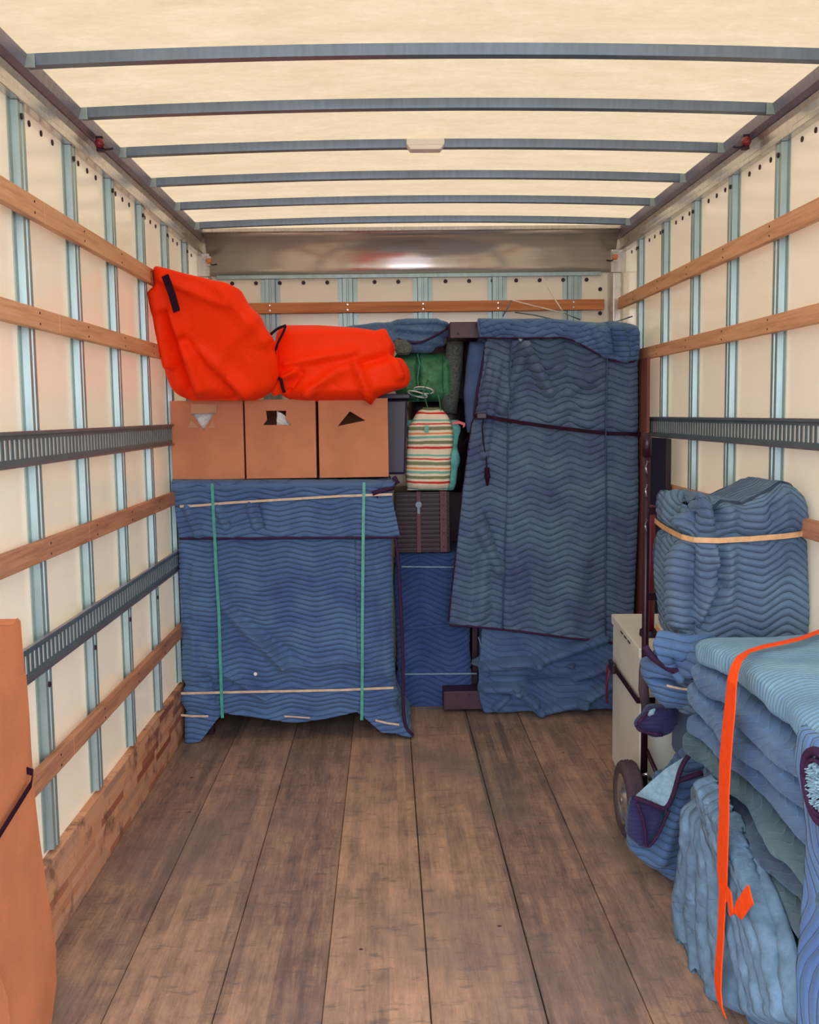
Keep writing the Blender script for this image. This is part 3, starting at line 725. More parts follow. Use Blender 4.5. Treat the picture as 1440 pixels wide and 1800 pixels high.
# ================================================================== FLATTENED CARDBOARD, left foreground
def card_sheet(x, th, pts, mat, label, slant=0.0, name='flattened_cardboard_box'):
    """a flat folded carton standing on edge: outline given as (Y,z)"""
    b = MB().plate(pts, [], lambda a, c, q: (x + slant * (1.06 - c) + q, a, c), th)
    o = b.build(name, mat, bevel=0.0015); tag(o, label, 'cardboard', 'flattened cartons leaning on the left wall'); return o
card_sheet(-1.10, 0.02, [(1.45, 0.003), (2.36, 0.003), (2.36, 0.78), (2.33, 1.00), (2.30, 1.04), (1.45, 1.07)], M['card2'], 'flattened carton closest to the left wall, edge just visible')
card_sheet(-1.078, 0.02, [(1.45, 0.003), (2.375, 0.003), (2.41, 0.15), (2.33, 0.70), (2.325, 0.99), (2.29, 1.045), (1.45, 1.06)], M['card_edge'], 'flattened carton in the middle of the leaning stack')
jag = [(1.45, 0.003), (2.385, 0.003), (2.44, 0.085), (2.436, 0.12), (2.446, 0.16), (2.425, 0.24), (2.424, 0.27), (2.41, 0.31), (2.372, 0.48), (2.352, 0.60), (2.345, 0.72), (2.344, 0.80), (2.338, 0.895), (2.329, 0.905), (2.318, 1.03), (2.302, 1.04), (2.27, 1.032), (2.19, 1.045), (1.45, 1.05)]
main = card_sheet(-1.055, 0.05, jag, M['card2'], 'large orange-brown flattened carton facing the aisle, strapped in black')
card_sheet(-1.002, 0.012, [(1.45, 0.003), (2.115, 0.003), (2.10, 0.12), (2.09, 0.25), (2.02, 0.40), (1.45, 0.42)], M['card2'], 'small cardboard sheet at the very front of the leaning stack, bottom left corner')
b = MB()
sp = [tuple(onx(x, y, -0.99)) for x, y in ((58, 1358), (55, 1378), (0, 1466))]; sp += [tuple(np.array(sp[-1]) + (np.array(sp[-1]) - np.array(sp[1])) * 1.4)]
sp = [(-1.09, sp[0][1] + 0.012, sp[0][2] + 0.03)] + sp
b.ribbon([(-1.10, sp[0][1] + 0.005, sp[0][2] + 0.02)] + sp, 0.016, 0.003, (0.1, 0.0, 1))
tag(b.build('cardboard_strap', M['webbing']), 'narrow black strap tied around the flattened cartons', 'strap')

# ================================================================== WRAPPED DRESSER (left)
YD = 4.56
t = thing('wrapped_dresser', 'low wide dresser wrapped in blue quilted blankets beneath three cartons', 'wrapped dresser', (-0.62, 4.85, 0))
def dr_bottom(x, y):
    xp = [-1.2, -1.06, -1.03, -0.93, -0.75, -0.60, -0.45, -0.31, -0.20, -0.15, 0]
    zp = [0.004, 0.004, 0.012, 0.135, 0.108, 0.085, 0.10, 0.130, 0.03, 0.01, 0.005]
    f = np.interp(x, xp, zp); return np.where(y < YD + 0.06, f, 0.02)
def dr_disp(X, Y, Z, S):
    front = (Y < YD + 0.10)
    d = 0.011 * wob(X, Z, 3, 6)
    f = lambda p, q, a, w_, sh=2: seg_px(X, Z, YD, p, q, a, w_, sh)
    g = f((387, 1060), (500, 1172), 0.022, 0.022) + f((387, 1060), (510, 1150), -0.014, 0.03) + f((335, 1095), (360, 1180), 0.012, 0.02) + f((335, 1090), (375, 1230), -0.014, 0.016)
    g = g + f((500, 1172), (650, 1160), 0.010, 0.018) + f((390, 1180), (470, 1230), 0.012, 0.015) + f((400, 1060), (520, 1010), 0.006, 0.02)
    g = g + f((342, 1000), (342, 1200), 0.007, 0.02) + f((660, 950), (680, 1180), 0.01, 0.03)
    # pinched by the bands
    g = g - 0.014 * np.exp(-((Z - 0.265) / 0.022) ** 2) - 0.01 * np.exp(-((Z - 0.14) / 0.018) ** 2) + 0.012 * np.exp(-((Z - 0.20) / 0.03) ** 2)
    return d + np.where(front, g, 0)
def dr_x(x, y, z):
    flare = np.clip((0.16 - z) / 0.16, 0, 1) ** 1.3
    x2 = x + np.where(x > -0.2, 0.075 * flare, 0) - 0.012 * np.sin((z - 0.2) * 3.2) * (x > -0.3) 
    return x2, y - 0.03 * flare * (y < YD + 0.05)

wrapbox('blanket_wrap', -1.108, -0.128, YD, 5.22, 0.0, 1.195, M['quilt'], t, r=0.03, res=0.0065, disp=dr_disp, bottom=dr_bottom, xs=dr_x, nz=190, quilt=Q_STD)
MB().box(-1.06, -0.17, 4.64, 5.18, 0.13, 1.1).build('cabinet_body', M['dark_wood'], t)
for x in (-1.04, -0.22):
    for y in (4.66, 5.1): MB().box(x, x + 0.05, y, y + 0.05, 0.0, 0.13).build('leg', M['dark_wood'], t, bevel=0.004)
# flap folded over the top, hanging down the front
def fl_disp(X, Z, U, V):
    f = lambda p, q, a, w_: seg_px(X, Z, YD, p, q, a, w_)
    d = 0.018 + 0.005 * wob(X, Z, 12, 11) + 0.008 * np.exp(-((V - 0.9) / 0.1) ** 2)
    d = d - 0.012 * np.exp(-((Z - np.interp(X, [-1.1, -0.13], [at(318, 890, YD)[2], at(690, 868, YD)[2]])) / 0.014) ** 2)
    d = d + f((440, 885), (452, 925), 0.014, 0.010) + f((330, 890), (350, 935), 0.012, 0.014) + f((385, 890), (400, 925), 0.012, 0.012) - f((455, 880), (465, 925), 0.012, 0.010) + f((410, 915), (440, 900), 0.008, 0.01)
    d = d + 0.012 * np.exp(-(V / 0.12) ** 2)
    return d
def fl_bend(P, U, V):
    P[..., 1] += 0.05 * np.clip((0.05 - V) / 0.05, 0, 1)
    return P
_, FP = drape('top_flap', [(303, 846), (308, 880), (312, 912), (318, 944)], [(693, 846), (690, 880), (697, 910), (703, 942)], YD, M['quilt'], t, 150, 44, fl_disp, 0.01, fl_bend, quilt=Q_STD)
lb = [(313, 948), (345, 943), (372, 933), (400, 934), (450, 931), (500, 929), (560, 937), (620, 942), (670, 943), (703, 943)]
MB().tube([tuple(p + np.array([0, -0.006, -0.002])) for p in FP[-1, ::4]], 0.0075, 8).build('edge_binding', M['binding'], t, smooth=True)
px_tube('top_roll', [(305, 862), (380, 856), (480, 853), (580, 852), (672, 852)], YD - 0.012, 0.026, M['quilt_mid'], t, 0.7, n=14, dense=4)
px_tube('corner_roll', [(655, 868), (672, 862), (690, 858), (699, 848), (692, 838)], YD - 0.03, [0.012] * 5, M['binding'], t, 1.0, n=10)
px_tube('side_binding', [(662, 872), (676, 896), (692, 930), (700, 970), (703, 1040), (707, 1110), (709, 1180), (708, 1240), (712, 1280), (726, 1292)], YD - 0.012, 0.013, M['binding'], t, 0.6, dense=4)
def bandline(name, pts, mat, wz=0.011, Y=YD - 0.03):
    return MB().ribbon(curve_at(pts, Y), wz, 0.002, (0, 0, 1)).build(name, mat, t, bevel=0.0005)
bandline('elastic_band', [(316, 890), (345, 889), (400, 884), (500, 878), (600, 872), (655, 870), (690, 869)], M['band'], 0.011, YD - 0.036)
bandline('elastic_band', [(318, 1219), (400, 1217), (500, 1215), (600, 1213), (692, 1209)], M['band'])
bandline('elastic_band', [(318, 1257), (340, 1259), (366, 1259)], M['band'], 0.010)
bandline('elastic_band', [(500, 1259), (545, 1262)], M['band'], 0.007)
bandline('elastic_band', [(660, 1266), (680, 1271), (702, 1274)], M['band'], 0.010)
for pts in ([(373, 850), (374, 880), (377, 935), (380, 1000), (385, 1080), (387, 1150), (391, 1262)], [(640, 848), (639, 900), (638, 1000), (637, 1100), (637, 1180), (636, 1266)]):
    MB().ribbon(curve_at(pts, YD - 0.042), [0.0135] * len(pts), 0.002, (1, 0, 0)).build('green_strapping', M['green_strap'], t)
MB().lathe(at(449, 1185, YD - 0.018), (0, -1, 0), [(0.001, 0.004), (0.006, 0.003), (0.009, 0), (0.001, 0)], 10).build('lint_tuft', M['white'], t)

# ================================================================== THREE CARTONS
def carton(x0, x1, label, hole, extra=None):
    y0, y1, z0, z1 = 4.572, 4.885, 1.2125, 1.566
    t = thing('moving_carton', label, 'carton', ((x0 + x1) / 2, (y0 + y1) / 2, z0), 'cartons in a row on the wrapped dresser')
    T = 0.004; b = MB()
    b.plate([(x0, z0), (x1, z0), (x1, z1), (x0, z1)], [hole], lambda a, c, q: (a, y0 + q, c), T)
    b.box(x0, x0 + T, y0 + T, y1, z0, z1); b.box(x1 - T, x1, y0 + T, y1, z0, z1); b.box(x0, x1, y1, y1 + T, z0, z1)
    b.box(x0 + T, x1 - T, y0 + T, y1, z0, z0 + T)
    b.build('carton_body', M['card'], t, bevel=0.001)
    ym = (y0 + y1) / 2
    MB().box(x0 + T, x1 - T, y0 + T, ym - 0.001, z1 - T, z1).build('flap', M['card'], t)
    MB().box(x0 + T, x1 - T, ym + 0.001, y1, z1 - T, z1).build('flap', M['card'], t)
    return t
def hp(pts): return [(float(at(x, y, 4.572)[0]), float(at(x, y, 4.572)[2])) for x, y in pts]
c1 = carton(-1.120, -0.797, 'leftmost of the three brown cartons, with a torn handle hole', hp([(336, 724), (378, 724), (358, 756)]))
pk = [(336, 710), (382, 710), (381, 726), (336, 727)]
MB().plate(hp(pk), [], lambda a, c, q: (a, 4.568 - q - 0.25 * (1.538 - c), c), 0.003).build('bent_handle_flap', M['card_edge'], c1)
MB().plate(hp([(336, 738), (350, 752), (330, 752)]), [], lambda a, c, q: (a, 4.569 - q, c), 0.002).build('cut_flap', M['card_edge'], c1)
MB().plate(hp([(366, 752), (375, 738), (378, 752)]), [], lambda a, c, q: (a, 4.569 - q, c), 0.002).build('cut_flap', M['card_edge'], c1)
c2 = carton(-0.788, -0.472, 'middle carton of the three, with a square handle hole', hp([(468, 722), (503, 722), (503, 735), (512, 747), (463, 747), (469, 738)]))
c3 = carton(-0.458, -0.146, 'rightmost of the three cartons, with a triangular handle hole', hp([(594, 749), (615, 723), (642, 739)]))
def paper(cx, w_, z, label, tilt):
    n = 24; u, v = np.meshgrid(np.linspace(-1, 1, n), np.linspace(-1, 1, n)); P = np.zeros((n, n, 3))
    P[..., 0] = cx + u * w_; P[..., 2] = z + v * 0.05 + tilt * u; P[..., 1] = 4.61 + 0.012 * wob(u, v, 5, 4)
    tag(grid_mesh('packing_paper', P, np.stack([u, v], -1), M['paper'], solid=0.002), label, 'packing paper')
paper(-0.98, 0.07, 1.46, 'white packing paper showing through the left carton handle hole', 0.0)
paper(-0.60, 0.05, 1.435, 'white packing paper showing through the middle carton handle hole', -0.035)

# ================================================================== VERMILION BAGS
def wr(seed, amp=0.012, sc=9):
    return lambda X, Z: amp * wob(X, Z, seed, sc) - amp * 0.9 * np.abs(wob(X * 1.2 + Z * 0.5, Z, seed + 1, sc * 0.8))
def bag1_disp(X, Z):
    f = lambda p, q, a, w_: seg_px(X, Z, 4.38, p, q, a, w_)
    d = wr(21, 0.006, 6)(X, Z)
    d = d + f((300, 560), (330, 690), -0.05, 0.020) + f((285, 520), (300, 640), 0.03, 0.022) + f((312, 560), (350, 680), 0.03, 0.03) + f((380, 640), (450, 560), 0.012, 0.035)
    return 0.55 * d + f((350, 620), (430, 690), 0.014, 0.03) + f((400, 520), (465, 600), 0.012, 0.03) - f((330, 600), (410, 695), 0.016, 0.02) + f((300, 500), (400, 540), 0.008, 0.02)
t = thing('vermilion_bag', 'tall pointed vermilion cloth bag leaning on the left wall above the cartons', 'bag', (-0.9, 4.6, 1.567), 'vermilion bags on the cartons')
blob('bag_body', [(467, 271, 277), (478, 269, 318), (490, 270, 368), (506, 272, 421), (530, 274, 433), (560, 277, 449), (590, 280, 467), (605, 282, 477), (630, 285, 486), (660, 292, 489), (680, 300, 484), (694, 312, 470), (704, 334, 448)],
     4.47, M['red'], t, front=0.10, back=0.13, p=3.0, n=80, m=84, disp=bag1_disp, lean=0.38, edge=0.10, sm=2)
s1 = [tuple(at(x, y, Y)) for x, y, Y in ((290, 484, 4.18), (296, 500, 4.17), (303, 520, 4.175), (311, 548, 4.19))]
MB().ribbon(s1, 0.032, 0.004, (1, -0.3, 0.35)).build('carry_strap', M['webbing'], t, bevel=0.001)
def bag2_disp(X, Z):
    f = lambda p, q, a, w_: seg_px(X, Z, 4.5, p, q, a, w_)
    d = wr(31, 0.007, 6)(X, Z)
    return d + f((505, 640), (620, 620), 0.012, 0.02) + f((540, 690), (600, 650), 0.016, 0.022) + f((625, 640), (650, 700), 0.022, 0.018) - f((638, 640), (700, 620), 0.014, 0.02) + f((500, 665), (520, 655), 0.018, 0.015) - f((530, 655), (505, 690), 0.012, 0.012) + f((670, 590), (700, 660), 0.015, 0.02)
t = thing('vermilion_bag', 'low slumped vermilion cloth bag lying on the middle and right cartons', 'bag', (-0.35, 4.7, 1.567), 'vermilion bags on the cartons')
blob('bag_body', [(571, 500, 560), (576, 490, 625), (584, 484, 672), (592, 482, 684), (610, 480, 694), (630, 479, 708), (650, 478, 719), (665, 480, 721), (680, 484, 716), (690, 490, 690), (700, 500, 665), (706, 520, 655)],
     4.60, M['red'], t, front=0.16, back=0.16, p=3.0, n=80, m=70, disp=bag2_disp, edge=0.16, sm=2)
px_tube('zip_edge', [(476, 588), (486, 578), (497, 574), (503, 572)], 4.50, 0.010, M['webbing'], t, 0.6, dense=3)
px_tube('zip_edge', [(502, 574), (496, 590), (486, 605), (482, 630), (486, 650)], 4.445, 0.0085, M['webbing'], t, 0.6, dense=3)
px_tube('zip_edge', [(486, 664), (496, 666), (494, 674), (500, 690)], 4.45, 0.010, M['webbing'], t, 0.7, dense=3)
# gathered cloth between the two bags
px_tube('side_gather', [(481, 600), (479, 630), (481, 665), (488, 694)], 4.50, [0.016, 0.024, 0.026, 0.022], M['red'], t, 1.0, n=12, smooth=True)

# ================================================================== MIDDLE COLUMN OF CARGO
t = thing('plastic_tub', 'dark navy plastic tub standing behind the rightmost carton', 'tub', (-0.26, 5.05, 1.2))
MB().sweep([(-0.40, 1.2), (-0.062, 1.2), (-0.048, 1.565), (-0.42, 1.565)], (0, 4.93, 0), (0, 5.2, 0), ((1, 0, 0), (0, 0, 1))).build('tub_body', M['tub'], t, bevel=0.012)
MB().box(-0.43, -0.036, 4.92, 5.21, 1.566, 1.592).build('lid', M['tub'], t, bevel=0.006)

t = thing('wrapped_box', 'blue blanket-wrapped box on the floor under the dark trunk', 'wrapped box', (0.1, 5.3, 0))
def mb_disp(X, Y, Z, S): return 0.006 * wob(X, Z, 44, 9) - 0.008 * np.exp(-((Z - 0.73) / 0.01) ** 2) - 0.008 * np.exp(-((Z - 0.19) / 0.01) ** 2)
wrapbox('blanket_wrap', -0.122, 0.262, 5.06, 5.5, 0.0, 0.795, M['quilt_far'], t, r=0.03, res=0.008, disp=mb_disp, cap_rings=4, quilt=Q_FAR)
for p in ([(706, 996), (800, 997)], [(706, 1185), (838, 1184)]):
    MB().ribbon(curve_at(p, 5.045), 0.007, 0.002, (0, 0, 1)).build('tie_band', M['cloth_pale'], t)
px_tube('seam_fold', [(708, 1106), (760, 1102), (800, 1098), (832, 1096)], 5.052, 0.006, M['quilt_far'], t, 1.2, dense=3)

t = thing('slatted_trunk', 'dark wooden slatted trunk with brown leather straps under the striped bag', 'trunk', (0.02, 5.2, 0.80))
tb = MB().box(-0.118, 0.156, 5.02, 5.46, 0.802, 1.106)
for i in range(13): tb.box(-0.112, 0.15, 5.008, 5.02, 0.812 + i * 0.0225, 0.812 + i * 0.0225 + 0.017)
tb.build('trunk_body', M['dark_wood'], t, bevel=0.002)
for xa, xb in ((-0.012, 0.012), (0.105, 0.142)): MB().box(xa, xb, 4.998, 5.009, 0.804, 1.11).build('leather_strap', M['leather'], t, bevel=0.002)
sb = MB().disc((0, 4.994, 1.045), 0.016, (0, 1, 0), 0.008, 14); sb.box(-0.006, 0.006, 4.988, 4.998, 1.0, 1.035); sb.build('buckle', M['grey_wire'], t)
for z in (0.83, 0.90, 0.97, 1.04, 1.09): MB().disc((0.1235, 4.995, z), 0.005, (0, 1, 0), 0.006, 10).build('rivet', M['hole'], t)

t = thing('duffel_bag', 'black duffel bag wedged behind the striped bag', 'bag', (0.12, 5.3, 1.108))
blob('bag_body', [(700, 722, 812), (715, 716, 822), (760, 714, 826), (820, 714, 826), (855, 716, 820), (866, 722, 812)], 5.27, M['black'], t, front=0.11, back=0.15, p=3.4, disp=wr(51, 0.008, 12), edge=0.15)
MB().tube(curve_at([(812, 742), (826, 748), (824, 770), (812, 784)], 5.12), 0.008, 8).build('handle', M['webbing'], t, smooth=True)

t = thing('striped_tote', 'striped tote bag with aqua sides on the dark trunk', 'bag', (0.06, 5.1, 1.108))
def st_disp(X, Z): return 0.008 * wob(X, Z, 61, 16) - 0.008 * np.abs(wob(X, Z, 62, 12))
blob('bag_body', [(716, 745, 772), (722, 735, 782), (735, 726, 792), (750, 717, 796), (780, 714, 797), (820, 713, 795), (850, 714, 792), (862, 716, 788)], 4.99, M['stripes'], t, front=0.055, back=0.03, p=3.2, n=50, m=60, disp=st_disp, edge=0.10)
blob('side_gusset', [(738, 716, 806), (748, 715, 811), (762, 714, 812), (790, 722, 808), (820, 725, 808), (845, 726, 803), (862, 728, 797)], 5.035, M['aqua'], t, front=0.055, back=0.05, p=3.2, n=50, m=50, disp=wr(63, 0.010, 18), edge=0.10)
MB().tube(curve_at([(752, 716), (744, 690), (752, 668), (764, 680), (772, 700), (775, 722)], 4.97), 0.0035, 6).build('handle', M['green_cloth'], t, smooth=True)
MB().ribbon(curve_at([(796, 744), (806, 742), (818, 746), (814, 750)], 4.96), 0.014, 0.002, (0, 0, 1)).build('ribbon', M['pink'], t)
MB().box(*[float(v) for v in (at(747, 757, 4.9)[0], at(754, 757, 4.9)[0])], 4.925, 4.93, float(at(750, 761, 4.9)[2]), float(at(750, 748, 4.9)[2])).build('tag', M['aqua'], t)

t = thing('sleeping_bag', 'rolled green sleeping bag above the striped tote', 'sleeping bag', (0.03, 5.2, 1.58))
def gr_disp(X, Z): return 0.010 * wob(X, Z, 71, 13) - 0.035 * np.exp(-((X - float(at(735, 660, 5.1)[0])) / 0.008) ** 2) - 0.02 * np.exp(-((X - float(at(782, 660, 5.1)[0])) / 0.006) ** 2)
blob('roll', [(620, 700, 790), (628, 694, 798), (645, 690, 803), (665, 690, 804), (685, 692, 801), (698, 698, 796), (706, 708, 785)], 5.17, M['green_cloth'], t, front=0.10, back=0.11, p=2.3, n=70, m=50, disp=gr_disp, edge=0.3)
MB().tube(curve_at([(734, 622), (738, 640), (734, 665), (738, 690), (734, 704)], 5.062), 0.003, 6).build('tie_cord', M['green_strap'], t, smooth=True)
t = thing('rolled_mat', 'grey green felt mat standing upright beside the sleeping bag', 'mat', (0.2, 5.1, 1.5))
MB().tube(curve_at([(799, 592), (800, 610), (797, 640), (793, 680), (788, 726)], 5.16), [0.034, 0.038, 0.04, 0.04, 0.036], 18, 1.2).build('roll', M['grey_felt'], t, smooth=True)
t = thing('rope_coil', 'loose coil of pale rope on top of the striped tote', 'rope', tuple(at(740, 700, 5.02)))
for k, (ox, oy) in enumerate(((0, 0), (6, -4), (-5, 3))):
    MB().tube([tuple(at(739 + ox + 17 * math.cos(a), 690 + oy + 6 * math.sin(a + k * 0.4), 5.03 + 0.02 * math.sin(a))) for a in np.linspace(0, 2 * PI, 24)], 0.0035, 6).build('rope_loop', M['paper'] if k else M['green_strap'], t, smooth=True)
# folded blue blanket on top of the pile behind the bags
t = thing('folded_blanket', 'loosely folded blue blanket on top of cargo behind the low vermilion bag', 'blanket', (-0.15, 5.2, 1.8))
def fb_disp(X, Z): return 0.012 * wob(X, Z, 81, 10) + 0.01 * np.sin(Z * 130 + X * 8 + 2 * wob(X, Z, 82, 6)) * (X > -0.1)
blob('blanket_body', [(559, 715, 770), (563, 690, 783), (568, 640, 787), (574, 580, 789), (582, 572, 790), (592, 575, 789), (602, 600, 780), (612, 700, 770), (620, 715, 755)], 5.10, M['quilt_mid'], t, front=0.08, back=0.18, p=2.8, n=90, m=44, disp=fb_disp, edge=0.22)
px_tube('edge_binding', [(700, 596), (725, 606), (750, 600), (786, 578)], 5.02, 0.006, M['binding'], t, 1.0, dense=3)
t = thing('glass_bottle_bundle', 'dark cloth and clear wrapping bundled beside the low vermilion bag', 'bundle', tuple(at(702, 612, 5.0)))
blob('bundle_body', [(596, 694, 712), (604, 690, 722), (616, 692, 726), (624, 698, 718)], 5.0, M['grey_felt'], t, front=0.03, back=0.05, n=24, m=20, disp=wr(88, 0.006, 40))

# bed rail frame: brown board ends with bolt holes
t = thing('bed_rail_frame', 'brown board frame with bolt holes sticking out left of the tall wardrobe', 'bed frame', (0.25, 4.95, 0))
def pl(name, a, c, bolts, yb):
    A = at(*a, 4.925); B = at(*c, 4.925)
    o = MB().box(float(A[0]), float(B[0]) + 0.02, 4.925, yb, float(B[2]), float(A[2])).build(name, M['plate_wood'], t, bevel=0.003)
    for q in bolts: MB().disc(at(*q, 4.922), 0.006, (0, 1, 0), 0.006, 10).build('bolt_hole', M['hole'], o)
pl('upper_board', (791, 566), (845, 594), [(806, 586), (838, 572)], 5.52)
pl('lower_board', (780, 1216), (845, 1247), [(803, 1223), (826, 1223)], 5.05)
MB().box(0.10, 0.30, 5.525, 5.555, 0.0, 1.86).build('added_dark_panel', M['plate_wood'], t, bevel=0.003)  # added panel that darkens the gap where the pale wall would show
MB().box(0.266, 0.296, 5.06, 5.52, 0.0, 1.84).build('side_panel', M['dark_wood'], t, bevel=0.003)

# ================================================================== TALL WARDROBE
YA = 4.97
t = thing('wrapped_wardrobe', 'tall wardrobe draped in blue chevron-quilted blankets at the back right', 'wrapped wardrobe', (0.68, 5.2, 0))
def ar_disp(X, Y, Z, S):
    f = lambda p, q, a, w_: seg_px(X, Z, YA, p, q, a, w_)
    d = 0.006 * wob(X, Z, 91, 6)
    g = f((850, 1165), (1000, 1165), 0.030, 0.018) + f((1000, 1165), (1085, 1120), 0.028, 0.020) + f((860, 1205), (925, 1215), 0.028, 0.016) + f((925, 1215), (940, 1245), 0.026, 0.016)
    g = g + f((945, 1240), (1080, 1195), 0.026, 0.020) + f((1000, 1200), (1090, 1150), 0.022, 0.018) - f((900, 1185), (1030, 1180), 0.02, 0.018) - f((960, 1215), (1085, 1170), 0.014, 0.012) + f((870, 1235), (900, 1228), 0.02, 0.012)
    return d + np.where(Y < YA + 0.08, g, 0)
wrapbox('blanket_wrap', 0.305, 1.070, YA, 5.5, 0.0, 1.925, M['quilt_tall'], t, r=0.04, res=0.0075, disp=ar_disp, fine=('F',), cap_rings=6, quilt=Q_TALL)
blob('side_padding', [(600, 826, 870), (640, 820, 870), (690, 815, 870), (735, 818, 870), (760, 822, 870)], 4.96, M['smooth_blue'], t, front=0.04, back=0.08, n=30, m=40, disp=lambda X, Z: 0.004 * wob(X, Z, 5, 10), edge=0.1)
# big front drape
YF = 4.90
def df_disp(X, Z, U, V):
    f = lambda p, q, a, w_, s=2: seg_px(X, Z, YF, p, q, a, w_, s)
    d = 0.021 * wob(X, Z, 95, 5) * (0.4 + 0.6 * V)
    d = d + f((922, 610), (965, 690), 0.030, 0.016) + f((880, 720), (925, 610), 0.016, 0.018) - f((905, 620), (900, 720), 0.012, 0.02) + f((960, 640), (1060, 680), 0.014, 0.03) - f((1000, 600), (1010, 760), 0.012, 0.05)
    d = d + f((1000, 690), (1060, 650), 0.012, 0.02) + f((985, 720), (1060, 700), 0.010, 0.018)
    d = d - 0.022 * np.exp(-((Z - np.interp(X, [0.24, 0.30, 0.92], [1.43, 1.45, 1.385])) / 0.022) ** 2)
    d = d - f((898, 600), (892, 760), 0.010, 0.006) - f((893, 760), (884, 1110), 0.012, 0.006) - f((1066, 580), (1064, 1120), 0.012, 0.006)
    d = d + f((845, 930), (875, 1000), 0.020, 0.022) - f((850, 900), (870, 960), 0.012, 0.012) + f((850, 980), (845, 1080), 0.014, 0.03) + f((900, 960), (930, 1090), 0.008, 0.035) + f((1030, 950), (1000, 1100), 0.008, 0.04)
    d = d + 0.045 * np.clip((0.10 - U) / 0.10, 0, 1) * V + 0.02 * V + f((862, 620), (835, 740), -0.016, 0.012) + f((875, 640), (850, 800), 0.012, 0.012)
    return d
def df_bend(P, U, V):
    # right-hand edge turns round the corner of the wardrobe
    r = np.clip((P[..., 0] - 1.035) / 0.05, 0, 1); P[..., 1] += 0.06 * r ** 2
    l = np.clip((0.06 - U) / 0.06, 0, 1); P[..., 1] += 0.02 * l ** 2
    return P
left = [(858, 592), (850, 640), (840, 690), (836, 730), (826, 780), (815, 860), (806, 940), (796, 1030), (789, 1094)]
right = [(1118, 596), (1120, 700), (1119, 800), (1118, 900), (1115, 1000), (1113, 1060), (1110, 1131)]
_, DP = drape('front_blanket', left, right, YF, M['quilt_tall'], t, 165, 280, df_disp, 0.012, df_bend, quilt=Q_TALL)
edge = [tuple(p + np.array([-0.002, -0.004, 0])) for p in DP[::6, 0]]
MB().tube(edge, 0.009, 8, 0.7).build('side_binding', M['binding'], t, smooth=True)
edge = [tuple(p + np.array([0, -0.006, -0.002])) for p in DP[-1, ::5]]
MB().tube(edge, 0.0105, 8, 0.7).build('bottom_binding', M['binding'], t, smooth=True)
def lo_disp(X, Z, U, V):
    f = lambda p, q, a, w_: seg_px(X, Z, 4.93, p, q, a, w_)
    d = 0.02 + 0.006 * wob(X, Z, 171, 8)
    d = d + f((850, 1168), (940, 1160), 0.035, 0.014) + f((940, 1160), (1060, 1118), 0.035, 0.018) + f((1010, 1190), (1100, 1150), 0.03, 0.016)
    d = d + f((850, 1205), (905, 1207), 0.032, 0.014) + f((905, 1207), (935, 1228), 0.032, 0.013) + f((935, 1228), (945, 1246), 0.03, 0.012)
    d = d + f((950, 1244), (1020, 1228), 0.034, 0.014) + f((1020, 1228), (1098, 1180), 0.034, 0.018) - f((930, 1195), (1040, 1190), 0.02, 0.022) - f((860, 1186), (930, 1186), 0.015, 0.01)
    d = d + f((870, 1240), (890, 1222), 0.02, 0.01) - f((900, 1238), (925, 1240), 0.015, 0.01) + 0.02 * V
    return d
drape('lower_blanket', [(847, 1085), (845, 1130), (841, 1165), (840, 1200), (842, 1225), (850, 1248)], [(1108, 1085), (1106, 1130), (1105, 1180), (1102, 1215), (1098, 1240)], 4.945, M['quilt_soft'], t, 130, 80, lo_disp, 0.01, quilt=Q_SOFT, shear=0.3)
# folded flap over the top
def tf_disp(X, Z, U, V):
    f = lambda p, q, a, w_: seg_px(X, Z, YF, p, q, a, w_)
    d = 0.038 + 0.008 * wob(X, Z, 97, 9) + 0.006 * quilt_h(X * 0.8, X * 0.5 + Z, 0.034, 0.02, 0.3) + 0.012 * np.sin(V * PI)
    d = d + f((1070, 575), (1078, 625), -0.02, 0.012) + f((1085, 580), (1095, 630), 0.02, 0.012) + f((1040, 580), (1060, 620), 0.012, 0.014)
    return d
def tf_bend(P, U, V):
    P[..., 1] += 0.10 * np.clip((0.22 - V) / 0.22, 0, 1) ** 2
    r = np.clip((P[..., 0] - 1.03) / 0.05, 0, 1); P[..., 1] += 0.06 * r ** 2
    return P
n = 120; m = 36
tops = [(842, 562), (900, 563), (960, 562), (1020, 567), (1060, 570), (1080, 566), (1100, 570), (1118, 572)]
bots = [(846, 593), (900, 594), (960, 594), (985, 592), (1010, 600), (1045, 620), (1070, 632), (1095, 636), (1116, 634)]
u = np.linspace(0, 1, n); xs_ = 842 + u * (1118 - 842)
ty = smooth1(np.interp(xs_, *zip(*tops)), 3); by = smooth1(np.interp(xs_, *zip(*bots)), 3)
P = np.zeros((m, n, 3)); U, Vv = np.meshgrid(u, np.linspace(0, 1, m))
for j in range(m):
    for i in range(n): P[j, i] = at(xs_[i], ty[i] + (by[i] - ty[i]) * j / (m - 1), YF)
UV = np.stack([P[..., 0], P[..., 2]], -1)
P[..., 1] -= tf_disp(P[..., 0], P[..., 2], U, Vv); P = tf_bend(P, U, Vv)
grid_mesh('top_flap', P, UV, M['quilt'], t, solid=0.012)
MB().tube([tuple(p + np.array([0, -0.006, -0.003])) for p in P[-1, ::4]], 0.008, 8, 0.8).build('flap_binding', M['binding'], t, smooth=True)
MB().ribbon(curve_at([(843, 562), (844, 578), (848, 594)], YF - 0.05), 0.02, 0.006, (1, 0, 0)).build('corner_tab', M['quilt_mid'], t)
px_tube('tie_cord', [(899, 596), (896, 680), (893, 760), (890, 900), (886, 1000), (883, 1105)], YF - 0.028, 0.0045, M['blue_cord'], t, 0.6, dense=2)
